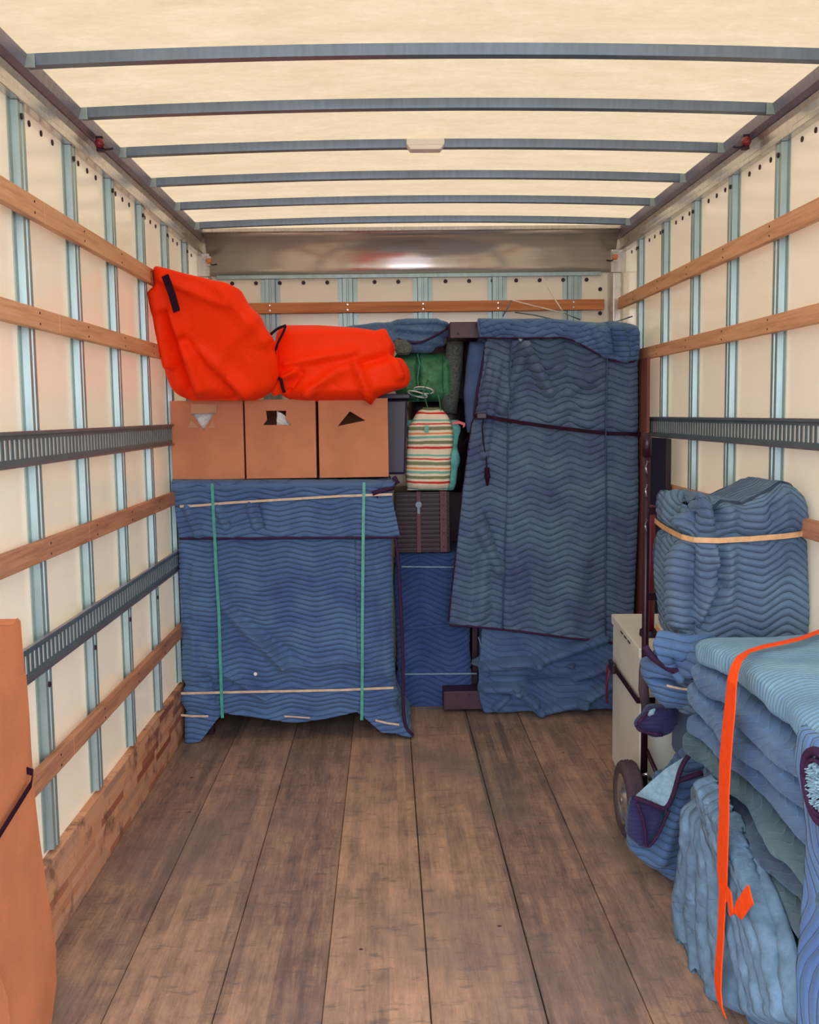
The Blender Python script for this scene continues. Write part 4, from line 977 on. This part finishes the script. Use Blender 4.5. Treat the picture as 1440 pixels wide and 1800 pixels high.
px_tube('tie_cord', [(883, 1108), (881, 1180), (879, 1244)], YF + 0.035, 0.004, M['blue_cord'], t, 0.6, dense=2)
px_tube('tie_cord', [(1069, 575), (1068, 640), (1065, 700), (1064, 900), (1065, 1130)], YF - 0.045, 0.0045, M['blue_cord'], t, 0.6, dense=2)
px_tube('tie_cord', [(1065, 1130), (1066, 1190), (1066, 1240)], YF + 0.03, 0.0045, M['blue_cord'], t, 0.6, dense=2)
MB().disc(at(915, 597, YF - 0.05), 0.009, (0, 1, 0), 0.01, 10).build('tape_end', M['cloth_pale'], t)
px_tube('loose_strand', [(841, 1120), (845, 1130), (847, 1145), (845, 1158)], YF + 0.04, 0.003, M['cloth_pale'], t, 1, dense=3)

# ratchet strap round the wardrobe
t = thing('ratchet_strap', 'black ratchet strap tied across the tall wardrobe to the wall track', 'strap', tuple(at(845, 735, 4.86)))
pts = [(0.268, 5.1, 1.44)] + curve_at([(838, 729), (846, 731), (880, 737), (930, 745), (980, 752), (1030, 758), (1070, 762), (1105, 763)], 4.862) + [tuple(at(1125, 764, 4.90)), (1.105, 4.99, 1.395)]
MB().ribbon(pts, [0.018] * len(pts), 0.004, (0, 0, 1)).build('webbing', M['webbing'], t, bevel=0.001)
MB().tube(curve_at([(850, 735), (848, 752), (850, 780), (855, 805), (856, 825)], 4.85), 0.006, 8, 0.5).build('webbing_tail', M['webbing'], t, smooth=True)
MB().tube(curve_at([(856, 822), (857, 838), (857, 854)], 4.85), [0.011, 0.014, 0.004], 8).build('tail_knot', M['webbing'], t, smooth=True)
q = at(848, 731, 4.855); MB().box(q[0] - 0.028, q[0] + 0.02, q[1] - 0.014, q[1] + 0.006, q[2] - 0.014, q[2] + 0.014).build('ratchet', M['black_metal'], t, bevel=0.004)

t = thing('bent_wire_bundle', 'thin bent wires and white string poking up above the tall wardrobe', 'wires', tuple(at(950, 560, 5.25)))
for pts, mat in (([(953, 487), (975, 525), (996, 558)], 'string'), ([(901, 528), (940, 538), (990, 550)], 'string'), ([(884, 556), (893, 540), (899, 528)], 'grey_wire'),
                 ([(905, 549), (940, 554), (975, 562)], 'grey_wire'), ([(990, 550), (1020, 562)], 'grey_wire'), ([(1060, 574), (1085, 565), (1112, 556)], 'grey_wire')):
    MB().tube(curve_at(pts, 5.2), 0.0035, 6).build('wire', M[mat], t, smooth=True)

o = MB().box(1.085, 1.10, 4.80, 5.10, 0.0, 1.745).build('cardboard_sheet', M['card_dark'], bevel=0.002)
tag(o, 'tall narrow brown cardboard panel between the wardrobe and the right wall', 'cardboard')

o = MB().box(1.075, 1.098, 4.42, 4.76, 0.0, 1.37).build('added_dark_board', M['black'], bevel=0.002)  # added board, makes the gap below the cardboard panel's top dark
tag(o, 'tall black board added to darken the gap between the appliance and the right wall', 'board')

# ================================================================== HAND TRUCK, FRIDGE, POLE
t = thing('mini_fridge', 'off-white boxy appliance standing behind the hand truck wheel', 'appliance', (0.95, 3.9, 0))
c_, s_ = math.cos(math.radians(-3.6)), math.sin(math.radians(-3.6))
def rotf(p):
    x, y, z = p; x -= 0.748; y -= 3.55; return (0.748 + x * c_ - y * s_, 3.55 + x * s_ + y * c_, z)
MB().box(0.748, 1.06, 3.55, 4.17, 0.015, 0.60, rotf).build('cabinet', M['white_enamel'], t, bevel=0.008)
MB().box(0.742, 1.066, 3.545, 4.175, 0.604, 0.645, rotf).build('top_panel', M['white_enamel'], t, bevel=0.005)
for y in (3.72, 3.80, 3.88): MB().box(0.7395, 0.742, y, y + 0.05, 0.62, 0.626, rotf).build('vent_slot', M['hole'], t)
for x in (0.78, 1.0):
    for y in (3.6, 4.1): MB().box(x, x + 0.03, y, y + 0.03, 0, 0.016, rotf).build('foot', M['black'], t)
t2 = thing('luggage_strap', 'dark strap and clip around the off-white appliance', 'strap', tuple(at(1080, 1165, 3.9)))
MB().ribbon([rotf(p) for p in ((0.738, 4.14, 0.44), (0.737, 4.0, 0.445), (0.737, 3.8, 0.45), (0.737, 3.54, 0.455), (0.80, 3.538, 0.455))], 0.022, 0.005, (0, 0, 1)).build('webbing', M['webbing'], t2)
MB().box(0.722, 0.739, 4.02, 4.12, 0.425, 0.465, rotf).build('clip', M['black'], t2, bevel=0.005)
o = MB().tube([rotf((0.728, 4.13, 0.44)), rotf((0.722, 4.15, 0.36)), rotf((0.722, 4.14, 0.27))], 0.012, 8, 0.4).build('strap_tail', M['red_board'], t2, smooth=True)
t = thing('round_based_post', 'dark red round post on a black disc base on top of the off-white appliance', 'post', (0.84, 3.76, 0.646))
MB().lathe((0.83, 3.74, 0.646), (0, 0, 1), [(0.001, 0), (0.036, 0), (0.038, 0.005), (0.036, 0.024), (0.001, 0.028)], 28).build('disc_base', M['black'], t, smooth=False)
MB().lathe((0.83, 3.74, 0.67), (0, 0, 1), [(0.001, 0), (0.018, 0), (0.018, 0.47), (0.001, 0.475)], 20).build('post', M['red_board'], t, smooth=True)

t = thing('hand_truck', 'black hand truck standing by the right wall behind the wrapped chair', 'hand truck', (0.88, 3.44, 0))
XA, XB_, YH = 0.742, 1.06, 3.46
for x, zt in ((XA, 1.40), (XB_, 1.16)):
    MB().tube([(x, YH, 0.03), (x, YH, 0.7), (x, YH, zt)], 0.0125, 12).build('side_rail', M['black_metal'], t, smooth=True)
MB().tube([(XA, YH, 1.34), (XA, YH, 1.42)], 0.016, 12).build('top_grip', M['black_metal'], t, smooth=True)
for z in (0.16, 0.45, 0.85, 1.15): MB().box(XA, XB_, YH - 0.008, YH + 0.008, z - 0.014, z + 0.014).build('cross_bar', M['black_metal'], t, bevel=0.003)
MB().tube([(0.665, 3.455, 0.135), (1.115, 3.455, 0.135)], 0.009, 10).build('axle', M['silver'], t, smooth=True)
def wheel(x0, x1, r=0.134):
    h = (x1 - x0)
    w1 = MB().lathe((x0, 3.43, r + 0.001), (1, 0, 0), [(0.085, 0.004), (0.112, -0.002), (0.126, 0.004), (0.133, 0.014), (0.128, 0.020), (0.134, 0.026), (0.129, h / 2), (0.134, h - 0.026), (0.128, h - 0.020), (0.133, h - 0.014), (0.126, h - 0.004), (0.112, h + 0.002), (0.085, h - 0.004)], 48).build('tyre', M['rubber'], t, smooth=True)
    w2 = MB().lathe((x0, 3.43, r + 0.001), (1, 0, 0), [(0.012, 0.006), (0.026, 0.0), (0.030, 0.012), (0.060, 0.018), (0.078, 0.012), (0.086, 0.003), (0.090, 0.006), (0.090, h - 0.006), (0.012, h - 0.01)], 40).build('rim', M['silver'], w1, smooth=True)
wheel(0.652, 0.712); wheel(1.085, 1.118)
MB().box(0.72, 1.08, 3.10, 3.45, 0.004, 0.012).build('toe_plate', M['black_metal'], t, bevel=0.002)
for z in (1.10, 1.22, 1.30):
    MB().tube([(XA - 0.004, YH - 0.016, z - 0.02), (XA - 0.010, YH - 0.02, z), (XA - 0.002, YH - 0.018, z + 0.022)], 0.0035, 6).build('chain_link', M['silver'], t, smooth=True)
MB().tube([(0.735, 3.445, 0.62), (0.722, 3.40, 0.60), (0.716, 3.375, 0.54), (0.722, 3.36, 0.475)], [0.014, 0.016, 0.018, 0.016], 12, 0.7).build('grip', M['rubber'], t, smooth=True)
MB().box(0.712, 0.735, 3.345, 3.365, 0.445, 0.475).build('grip_clip', M['white'], t, bevel=0.004)
MB().tube([(0.722, 3.43, 0.215), (0.742, 3.42, 0.226), (0.755, 3.42, 0.205)], 0.007, 8).build('axle_pin', M['silver'], t, smooth=True)
MB().tube([(0.75, YH, 0.30), (0.80, YH - 0.06, 0.17), (0.84, 3.43, 0.14)], 0.008, 8).build('brace', M['black_metal'], t, smooth=True)

# ================================================================== WRAPPED CHAIR on the hand truck
YC = 3.02
t = thing('wrapped_chair', 'upright chair wrapped in blue quilted blankets bound with tan bands, by the right wall', 'wrapped chair', (0.93, 3.2, 0.0))
def ch_top(x, y):
    f = np.interp(x, [0.74, 0.79, 0.83, 0.93, 1.00, 1.045, 1.09, 1.12, 1.14], [0.014, -0.022, -0.006, -0.024, 0.012, 0.042, 0.03, 0.012, -0.02])
    return f + 0.01 * wob(x, y, 3, 12)
def ch_disp(X, Y, Z, S):
    f = lambda p, q, a, w_: seg_px(X, Z, YC, p, q, a, w_)
    front = (Y < YC + 0.07)
    d = 0.010 * wob(S, Z * 0.6, 101, 11)
    b = -0.020 * np.exp(-((Z - 1.112) / 0.016) ** 2) - 0.026 * np.exp(-((Z - 0.745) / 0.018) ** 2)
    g = f((1190, 880), (1215, 945), 0.030, 0.016) - f((1213, 880), (1222, 1110), 0.036, 0.012) + f((1200, 960), (1205, 1100), 0.022, 0.018) + f((1240, 880), (1262, 990), 0.022, 0.016) - f((1262, 870), (1272, 1030), 0.030, 0.011) + f((1285, 900), (1280, 1060), 0.016, 0.02)
    g = g + f((1250, 1040), (1225, 1090), 0.02, 0.02) - f((1272, 1030), (1235, 1110), 0.014, 0.012) + f((1380, 870), (1370, 1000), 0.012, 0.02) - f((1360, 890), (1365, 960), 0.012, 0.012)
    sd = 0.022 * np.sin((Y - 3.0) * 38) * np.clip((Z - 0.6) * 2, 0, 1)
    k = 1 - np.exp(-((Z - 1.108) / 0.035) ** 2) - np.exp(-((Z - 0.745) / 0.03) ** 2)
    return d + b + np.where(front, g * 0.75, 0) * k + np.where((X < 0.80) & ~front, sd * 0.6, 0) * k
def ch_x(x, y, z):
    k = 1 - 0.05 * np.clip((z - 1.16) / 0.1, 0, 1) + 0.03 * np.exp(-((z - 0.95) / 0.12) ** 2)
    cx = 0.94; k2 = np.where(z < 0.70, 1.0 + 0.10 * np.exp(-((z - 0.66) / 0.05) ** 2), 1.0)
    x = np.where(x > cx, cx + (x - cx) * np.minimum(k, 1.0), cx + (x - cx) * k * k2); return np.minimum(x, 1.136), y
wrapbox('blanket_wrap', 0.750, 1.136, YC, 3.38, 0.56, 1.236, M['quilt_chair'], t, r=0.045, res=0.0065, disp=ch_disp, fine=('F', 'L'), topz=ch_top, xs=ch_x, rt=0.035, quilt=Q_CH)
MB().box(0.80, 1.10, 3.10, 3.34, 0.34, 0.60).build('seat_box', M['quilt_dark'], t, bevel=0.02)
for x in (0.82, 1.05):
    for y in (3.12, 3.30): MB().box(x, x + 0.035, y, y + 0.035, 0.0126, 0.36).build('leg', M['dark_wood'], t, bevel=0.004)
def loopband(z, mat, h=0.014, off=0.0, sag=0.0):
    x0, x1, y0, y1 = 0.742 + off, 1.138 - off, YC - 0.012 + off, 3.385
    pts = [(x0 + 0.01, y1, z + 0.012), (x0, 3.28, z + 0.008), (x0 - 0.002, 3.15, z + 0.002), (x0 + 0.006, y0 + 0.05, z - 0.004), (x0 + 0.03, y0 + 0.004, z - 0.008), (x0 + 0.10, y0 - 0.006, z - 0.010 - sag), (x0 + 0.2, y0 - 0.008, z - 0.006), (x0 + 0.3, y0 - 0.006, z), (x1 - 0.05, y0, z + 0.004), (x1 - 0.012, y0 + 0.02, z + 0.006), (x1, y0 + 0.08, z + 0.008)]
    MB().ribbon(pts, h, 0.003, (0, 0, 1)).build('elastic_band', mat, t)
loopband(1.112, M['band_tan'], 0.016, 0.0); loopband(0.748, M['band_tan'], 0.016, 0.006)
# skirt of blanket below the lower band
def sk_disp(X, Z, U, V):
    return 0.02 + 0.016 * wob(X, Z, 111, 16) + 0.03 * np.sin(V * PI) + seg_px(X, Z, 3.05, (1185, 1180), (1222, 1130), 0.03, 0.012) - seg_px(X, Z, 3.05, (1175, 1150), (1190, 1180), 0.02, 0.01)
drape('lower_skirt', [(1152, 1108), (1140, 1128), (1148, 1150), (1170, 1172), (1188, 1188)], [(1250, 1118), (1262, 1140), (1262, 1165), (1262, 1180), (1262, 1192)], 3.03, M['quilt'], t, 60, 40, sk_disp, 0.012)

# blanket-wrapped cushion roll under the chair
t = thing('blanket_roll', 'puffy blue blanket roll with a dark binding under the wrapped chair', 'blanket', (0.80, 3.12, 0.45), None)
def br_disp(X, Z): return 0.010 * wob(X, Z, 121, 14) + seg_px(X, Z, 2.98, (1150, 1180), (1240, 1205), 0.012, 0.01) - seg_px(X, Z, 2.98, (1160, 1205), (1245, 1215), 0.018, 0.008)
blob('roll_body', [(1168, 1140, 1155), (1174, 1136, 1180), (1182, 1134, 1215), (1192, 1136, 1250), (1206, 1142, 1262), (1222, 1148, 1262), (1236, 1158, 1256), (1248, 1172, 1240)], 3.06, M['quilt'], t, front=0.06, back=0.06, p=2.6, n=60, m=50, disp=br_disp, edge=0.22)
px_tube('edge_binding', [(1134, 1136), (1142, 1152), (1160, 1164), (1180, 1178), (1205, 1186), (1222, 1190)], 2.985, 0.011, M['binding'], t, 1.0, dense=3)
px_tube('elastic_band', [(1172, 1205), (1195, 1211), (1220, 1213), (1252, 1209)], 2.985, 0.004, M['band'], t, 1.0, dense=3)
t = thing('moving_blanket', 'dark blue blanket corner with black binding hanging under the blanket roll', 'blanket', (0.78, 3.1, 0.3))
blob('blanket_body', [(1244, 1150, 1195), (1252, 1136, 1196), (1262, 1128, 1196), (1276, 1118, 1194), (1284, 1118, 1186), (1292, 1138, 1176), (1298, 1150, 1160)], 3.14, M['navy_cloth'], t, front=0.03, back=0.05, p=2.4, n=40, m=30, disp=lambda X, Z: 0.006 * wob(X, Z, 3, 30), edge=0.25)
px_tube('edge_binding', [(1138, 1252), (1124, 1268), (1117, 1281), (1135, 1288), (1165, 1292)], 3.10, 0.006, M['binding'], t, 1.0, dense=3)
px_tube('lining_corner', [(1152, 1246), (1146, 1252), (1140, 1258)], 3.09, [0.003, 0.010, 0.004], M['cloth_pale'], t, 1.0)

# blanket slumped on the floor beside the wheel
t = thing('moving_blanket', 'blue chevron blanket slumped on the floor against the hand truck wheel', 'blanket', (0.75, 3.1, 0))
def sl_disp(X, Z):
    f = lambda p, q, a, w_: seg_px(X, Z, 3.06, p, q, a, w_)
    return 0.008 * wob(X, Z, 131, 10) + f((1190, 1400), (1160, 1500), 0.02, 0.03) + f((1215, 1530), (1245, 1480), 0.02, 0.014) - f((1200, 1530), (1235, 1440), 0.014, 0.012)
blob('blanket_body', [(1318, 1222, 1262), (1335, 1200, 1268), (1360, 1180, 1272), (1390, 1160, 1276), (1420, 1142, 1280), (1450, 1124, 1282), (1475, 1110, 1284), (1492, 1108, 1285), (1508, 1128, 1286), (1525, 1152, 1286), (1545, 1180, 1286), (1562, 1205, 1286), (1572, 1225, 1280)], 3.09, M['quilt'], t, front=0.07, back=0.10, p=3.0, n=80, m=90, disp=sl_disp, edge=0.10, quilt=Q_STD)
# folded-back corner showing the lining
V = [tuple(at(x, y, Y)) for x, y, Y in ((1114, 1402, 3.02), (1140, 1378, 3.0), (1172, 1350, 2.99), (1204, 1330, 3.0), (1193, 1360, 2.975), (1186, 1395, 2.965), (1172, 1425, 2.96), (1160, 1422, 2.965), (1135, 1408, 3.0))]
mesh('turned_back_lining', V, [tuple(range(len(V)))], M['cloth_pale'], t, solid=0.012)
px_tube('edge_binding', [(1114, 1402), (1135, 1408), (1160, 1420), (1172, 1425), (1186, 1395), (1193, 1360), (1204, 1332), (1225, 1318)], 2.955, 0.0095, M['binding'], t, 0.8, dense=3)
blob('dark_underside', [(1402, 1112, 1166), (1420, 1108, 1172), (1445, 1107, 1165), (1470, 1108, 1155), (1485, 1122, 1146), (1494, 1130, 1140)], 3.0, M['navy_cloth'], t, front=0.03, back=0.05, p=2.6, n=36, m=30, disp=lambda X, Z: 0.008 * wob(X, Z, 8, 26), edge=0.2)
px_tube('edge_binding', [(1120, 1412), (1132, 1440), (1136, 1470), (1134, 1494), (1150, 1482), (1166, 1450), (1176, 1425)], 2.955, 0.006, M['binding'], t, 0.8, dense=3)
px_tube('edge_binding', [(1190, 1374), (1210, 1366), (1235, 1358)], 2.96, 0.010, M['binding'], t, 0.8, dense=3)

# ================================================================== STACK OF FOLDED BLANKETS
ZT = 0.86
LAY = [  # bottom to top: z0, thickness, left x, far y, material, label
 (0.004, 0.070, 0.690, 2.80, 'quilt_mid'), (0.070, 0.072, 0.700, 2.78, 'quilt'), (0.140, 0.072, 0.720, 2.77, 'quilt_dark'), (0.210, 0.074, 0.705, 2.80, 'quilt_mid'),
 (0.282, 0.074, 0.712, 2.78, 'quilt_dark'), (0.354, 0.076, 0.700, 2.84, 'quilt_green'), (0.428, 0.074, 0.712, 2.80, 'quilt_dark'), (0.500, 0.074, 0.698, 2.86, 'quilt_green'),
 (0.572, 0.074, 0.706, 2.83, 'quilt_mid'), (0.644, 0.076, 0.690, 2.84, 'quilt_mid'), (0.718, 0.074, 0.686, 2.80, 'quilt_mid'), (0.790, 0.078, 0.700, 2.77, 'quilt_pale')]
LL = ['lowest folded blanket of the strapped stack, on the floor', 'folded blanket second from the floor in the strapped stack', 'slate folded blanket third from the floor in the strapped stack',
 'folded blanket fourth from the floor in the strapped stack', 'slate folded blanket fifth from the floor in the strapped stack', 'grey green folded blanket sixth from the floor in the strapped stack',
 'dark slate folded blanket at mid height of the strapped stack', 'grey green folded blanket just above mid height of the strapped stack', 'blue folded blanket fourth from the top of the strapped stack', 'blue folded blanket third from the top of the strapped stack',
 'blue folded blanket directly under the pale top one of the strapped stack', 'pale blue folded blanket on top of the strapped stack']
for k, (z0, th, xl, yf, mt) in enumerate(LAY):
    # closed slab lofted along Y with rounded, puffy fold at the left; slightly wavy
    ny, nc = 96, 56; ys = np.linspace(yf, 1.62, ny); a = np.linspace(0, 2 * PI, nc, endpoint=False)
    P = np.zeros((ny, nc, 3)); UV = np.zeros((ny, nc, 2)); xr = 1.105
    for j, y in enumerate(ys):
        e = min(1, (yf - y) / 0.05 + 0.03); e = math.sqrt(max(0, 1 - (1 - e) ** 2)) if e < 1 else 1
        xo = xl + 0.010 * math.sin(y * 6 + k * 1.7) + 0.006 * math.sin(y * 19 + k) + (0.05 * (1 - e)) - 0.10 * max(0, 2.25 - y) ** 1.2 * 0
        c, s = np.cos(a), np.sin(a); sx = np.sign(c) * np.abs(c) ** 0.28; sz = np.sign(s) * np.abs(s) ** 0.55
        hx = (xr - xo) / 2; zc = z0 + th / 2 + 0.005 * math.sin(y * 7 + k * 2.1) * (k > 0) + 0.004 * math.sin(y * 23 + k * 5) * (k > 0)
        if k == 11: zc += 0.008
        P[j, :, 0] = xo + hx + hx * sx; P[j, :, 1] = y
        P[j, :, 2] = zc + sz * th * 0.49 * (0.35 + 0.65 * e)
        UV[j, :, 0] = P[j, :, 0] * 1.0 + P[j, :, 2] * 1.6 + k * 0.37; UV[j, :, 1] = y + k * 0.11
        if k == 11: UV[j, :, 0] = P[j, :, 0] + k; UV[j, :, 1] = y
    P = displace(P, 0.0055 * wob(P[..., 1] * 1.0 + k, P[..., 2] * 2 + P[..., 0], 140 + k, 17), True, -1)
    P[..., 2] = np.maximum(P[..., 2], 0.003); P[..., 0] = np.minimum(P[..., 0], 1.115)
    if k < 11: P[..., 2] = np.clip(P[..., 2], z0 - 0.001, z0 + th + 0.001)
    o = grid_mesh('folded_blanket', P, UV, M[mt], closed=True, flip=True)
    tag(o, LL[k], 'blanket', 'folded moving blankets in the strapped stack')

# crumpled blankets slumping down the side of the stack near the floor
def crumple(label, rows, X, mat, seed, slope):
    """rows: (px at far side, px at near side, ...) on the plane X; builds ridged folds running down towards the camera"""
    A = np.array([onx(*p, X) for p in rows[0]]); B = np.array([onx(*p, X) for p in rows[1]])
    m = 110; n = 80; t_ = np.linspace(0, 1, m); u = np.linspace(0, 1, n)
    la = np.linspace(0, 1, len(A)); lb = np.linspace(0, 1, len(B))
    P = np.zeros((m, n, 3))
    for c in range(3):
        a_ = smooth1(np.interp(t_, la, A[:, c]), 6); b_ = smooth1(np.interp(t_, lb, B[:, c]), 6)
        P[..., c] = a_[:, None] * (1 - u)[None] + b_[:, None] * u[None]
    U, T = np.meshgrid(u, t_)
    r = np.abs(np.sin(U * PI * slope + 1.6 * wob(U * 1.0, T, seed, 2.5) + T * 0.8)); h = 0.055 * r ** 0.55 + 0.006 * wob(U, T, seed + 1, 22)
    h = h * np.clip(np.minimum(U, 1 - U) / 0.08, 0, 1) * np.clip(np.minimum(T, 1 - T) / 0.06, 0.15, 1)
    P[..., 0] -= h
    P[..., 2] = np.maximum(P[..., 2], 0.006)
    o = grid_mesh('slumped_blanket', P, np.stack([P[..., 1] * 1.0, P[..., 2] * 1.2], -1), mat, solid=0.014)
    tag(o, label, 'blanket', 'crumpled blankets at the foot of the strapped stack'); return o
crumple('crumpled blanket with long folds at the foot of the stack, right of the orange strap',
        [[(1262, 1360), (1262, 1400), (1290, 1500), (1300, 1570), (1330, 1700), (1345, 1800)], [(1300, 1440), (1330, 1500), (1370, 1580), (1400, 1660), (1420, 1740), (1425, 1800)]], 0.712, M['crumple'], 151, 6)
crumple('blue crumpled blanket at the foot of the stack, left of the orange strap',
        [[(1232, 1392), (1228, 1470), (1215, 1560), (1214, 1600), (1228, 1680), (1252, 1742)], [(1275, 1440), (1290, 1520), (1300, 1580), (1310, 1640), (1325, 1720), (1340, 1790)]], 0.712, M['crumple'], 157, 4)

# blanket thrown over the near end of the stack
t = thing('moving_blanket', 'blue blanket draped over the near end of the strapped stack, at the right edge', 'blanket', (0.8, 1.9, 0))
n, m = 60, 90; u = np.linspace(0, 1, n); P = np.zeros((m, n, 3))
for j in range(m):
    tt = j / (m - 1)
    xpix = float(np.interp(tt, [0, 0.16, 0.24, 0.35, 0.5, 0.75, 1], [1422, 1408, 1422, 1434, 1430, 1418, 1412]))
    A = onx(xpix, 1235 + 620 * tt, 0.672 - 0.02 * math.sin(tt * 9))
    for i in range(n): P[j, i] = A + np.array([0.0, -0.42 * u[i], 0.0])
    P[j, :, 2] = A[2]
U, T = np.meshgrid(u, np.linspace(0, 1, m))
P[..., 0] -= 0.008 * wob(U, T, 161, 6) + 0.010 * np.sin(U * 14 + 2 * T)
P[..., 2] = np.clip(P[..., 2], 0.01, 0.865)
grid_mesh('hanging_panel', P, np.stack([P[..., 2], P[..., 1]], -1), M['quilt'], t, solid=0.012)
q = [tuple(P[j, 0]) for j in range(0, m, 3)]
rc = onx(1446, 1384, 0.618)
# turned-up roll with dark binding and fleecy inside
ring = [tuple(rc + np.array([-0.004, 0.068 * math.cos(a) * (1 + 0.1 * math.sin(2 * a)), 0.062 * math.sin(a)])) for a in np.linspace(0, 2 * PI, 28)]
MB().tube(ring, 0.009, 8, 1.0, up=(1, 0, 0)).build('rolled_binding', M['binding'], t, smooth=True)
ring = [tuple(rc + np.array([-0.010, 0.052 * math.cos(a), 0.048 * math.sin(a)])) for a in np.linspace(0, 2 * PI, 28)]
MB().tube(ring, 0.004, 8, 1.0, up=(1, 0, 0)).build('rolled_binding', M['binding'], t, smooth=True)
fz = MB()
for i in range(260):
    a = random.uniform(0, 2 * PI); r = 0.044 * math.sqrt(random.random()); p = rc + np.array([-0.002, r * math.cos(a), r * math.sin(a)])
    d = np.array([-random.uniform(0.006, 0.014), random.uniform(-0.008, 0.008), random.uniform(-0.008, 0.008)])
    fz.tube([tuple(p), tuple(p + d)], [0.003, 0.0012], 4)
tag(fz.build('fleece', M['cloth_pale'], t), kind='stuff')
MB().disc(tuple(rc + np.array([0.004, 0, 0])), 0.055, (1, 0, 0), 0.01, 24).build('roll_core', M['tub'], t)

# neon orange strap over the stack
t = thing('orange_strap', 'neon orange webbing strap hanging over the stack of folded blankets', 'strap', (0.66, 2.42, 0.9))
top = [at(1470, 1096, 2.62), at(1440, 1108, 2.60), at(1415, 1118, 2.58), at(1385, 1125, 2.56), at(1350, 1130, 2.54), at(1325, 1136, 2.52), at(1305, 1146, 2.50)]
top = [np.array([p[0], p[1], 0.893 + 0.004 * math.sin(i)]) for i, p in enumerate(top)]
pts = []
for px_, py_ in ((1470, 1098), (1440, 1110), (1412, 1121), (1380, 1129), (1345, 1136), (1318, 1144)):
    d = ray(px_, py_); pts.append(CAM + d * ((0.893 - CAM[2]) / d[2]))
side = [(0.2, 1, 0)] * len(pts)
for px_, py_ in ((1300, 1158), (1292, 1175), (1287, 1200), (1284, 1240), (1279, 1290), (1275, 1340), (1273, 1390), (1273, 1440), (1271, 1490), (1270, 1540), (1272, 1575)):
    X = 0.634 if py_ > 1190 else {1158: 0.678, 1175: 0.652}[py_]
    pts.append(onx(px_, py_, X)); side.append((0.03, 1, 0))
wd = [0.032] * 6 + [0.044, 0.054, 0.064, 0.072, 0.076, 0.080, 0.076, 0.072, 0.076, 0.074, 0.064]
MB().ribbon([tuple(p) for p in pts], wd, 0.003, side).build('webbing', M['orange'], t, bevel=0.0008)
tail = [onx(x, y, 0.630) for x, y in ((1271, 1560), (1269, 1600), (1267, 1650), (1264, 1690), (1262, 1730), (1265, 1762), (1274, 1785))]
tail = [tuple(p if p[2] > 0.004 else (p[0] - (0.004 - p[2]) * 0.2, p[1] - 0.0, 0.004)) for p in tail]
MB().ribbon(tail, [0.050, 0.046, 0.042, 0.046, 0.050, 0.044, 0.024], 0.003, (0.03, 1, 0)).build('webbing_tail', M['orange'], t)
lp = [onx(x, y, 0.622) for x, y in ((1280, 1560), (1284, 1590), (1288, 1608), (1300, 1600), (1312, 1582), (1320, 1572))]
MB().ribbon([tuple(p) for p in lp], 0.042, 0.003, [(0, 1, 0.1), (0, 1, 0.5), (0, 0.8, -0.6), (0, 0.8, 0.7), (0, 0.8, 0.7), (0, 0.8, 0.7)][:6]).build('folded_end', M['orange'], t)
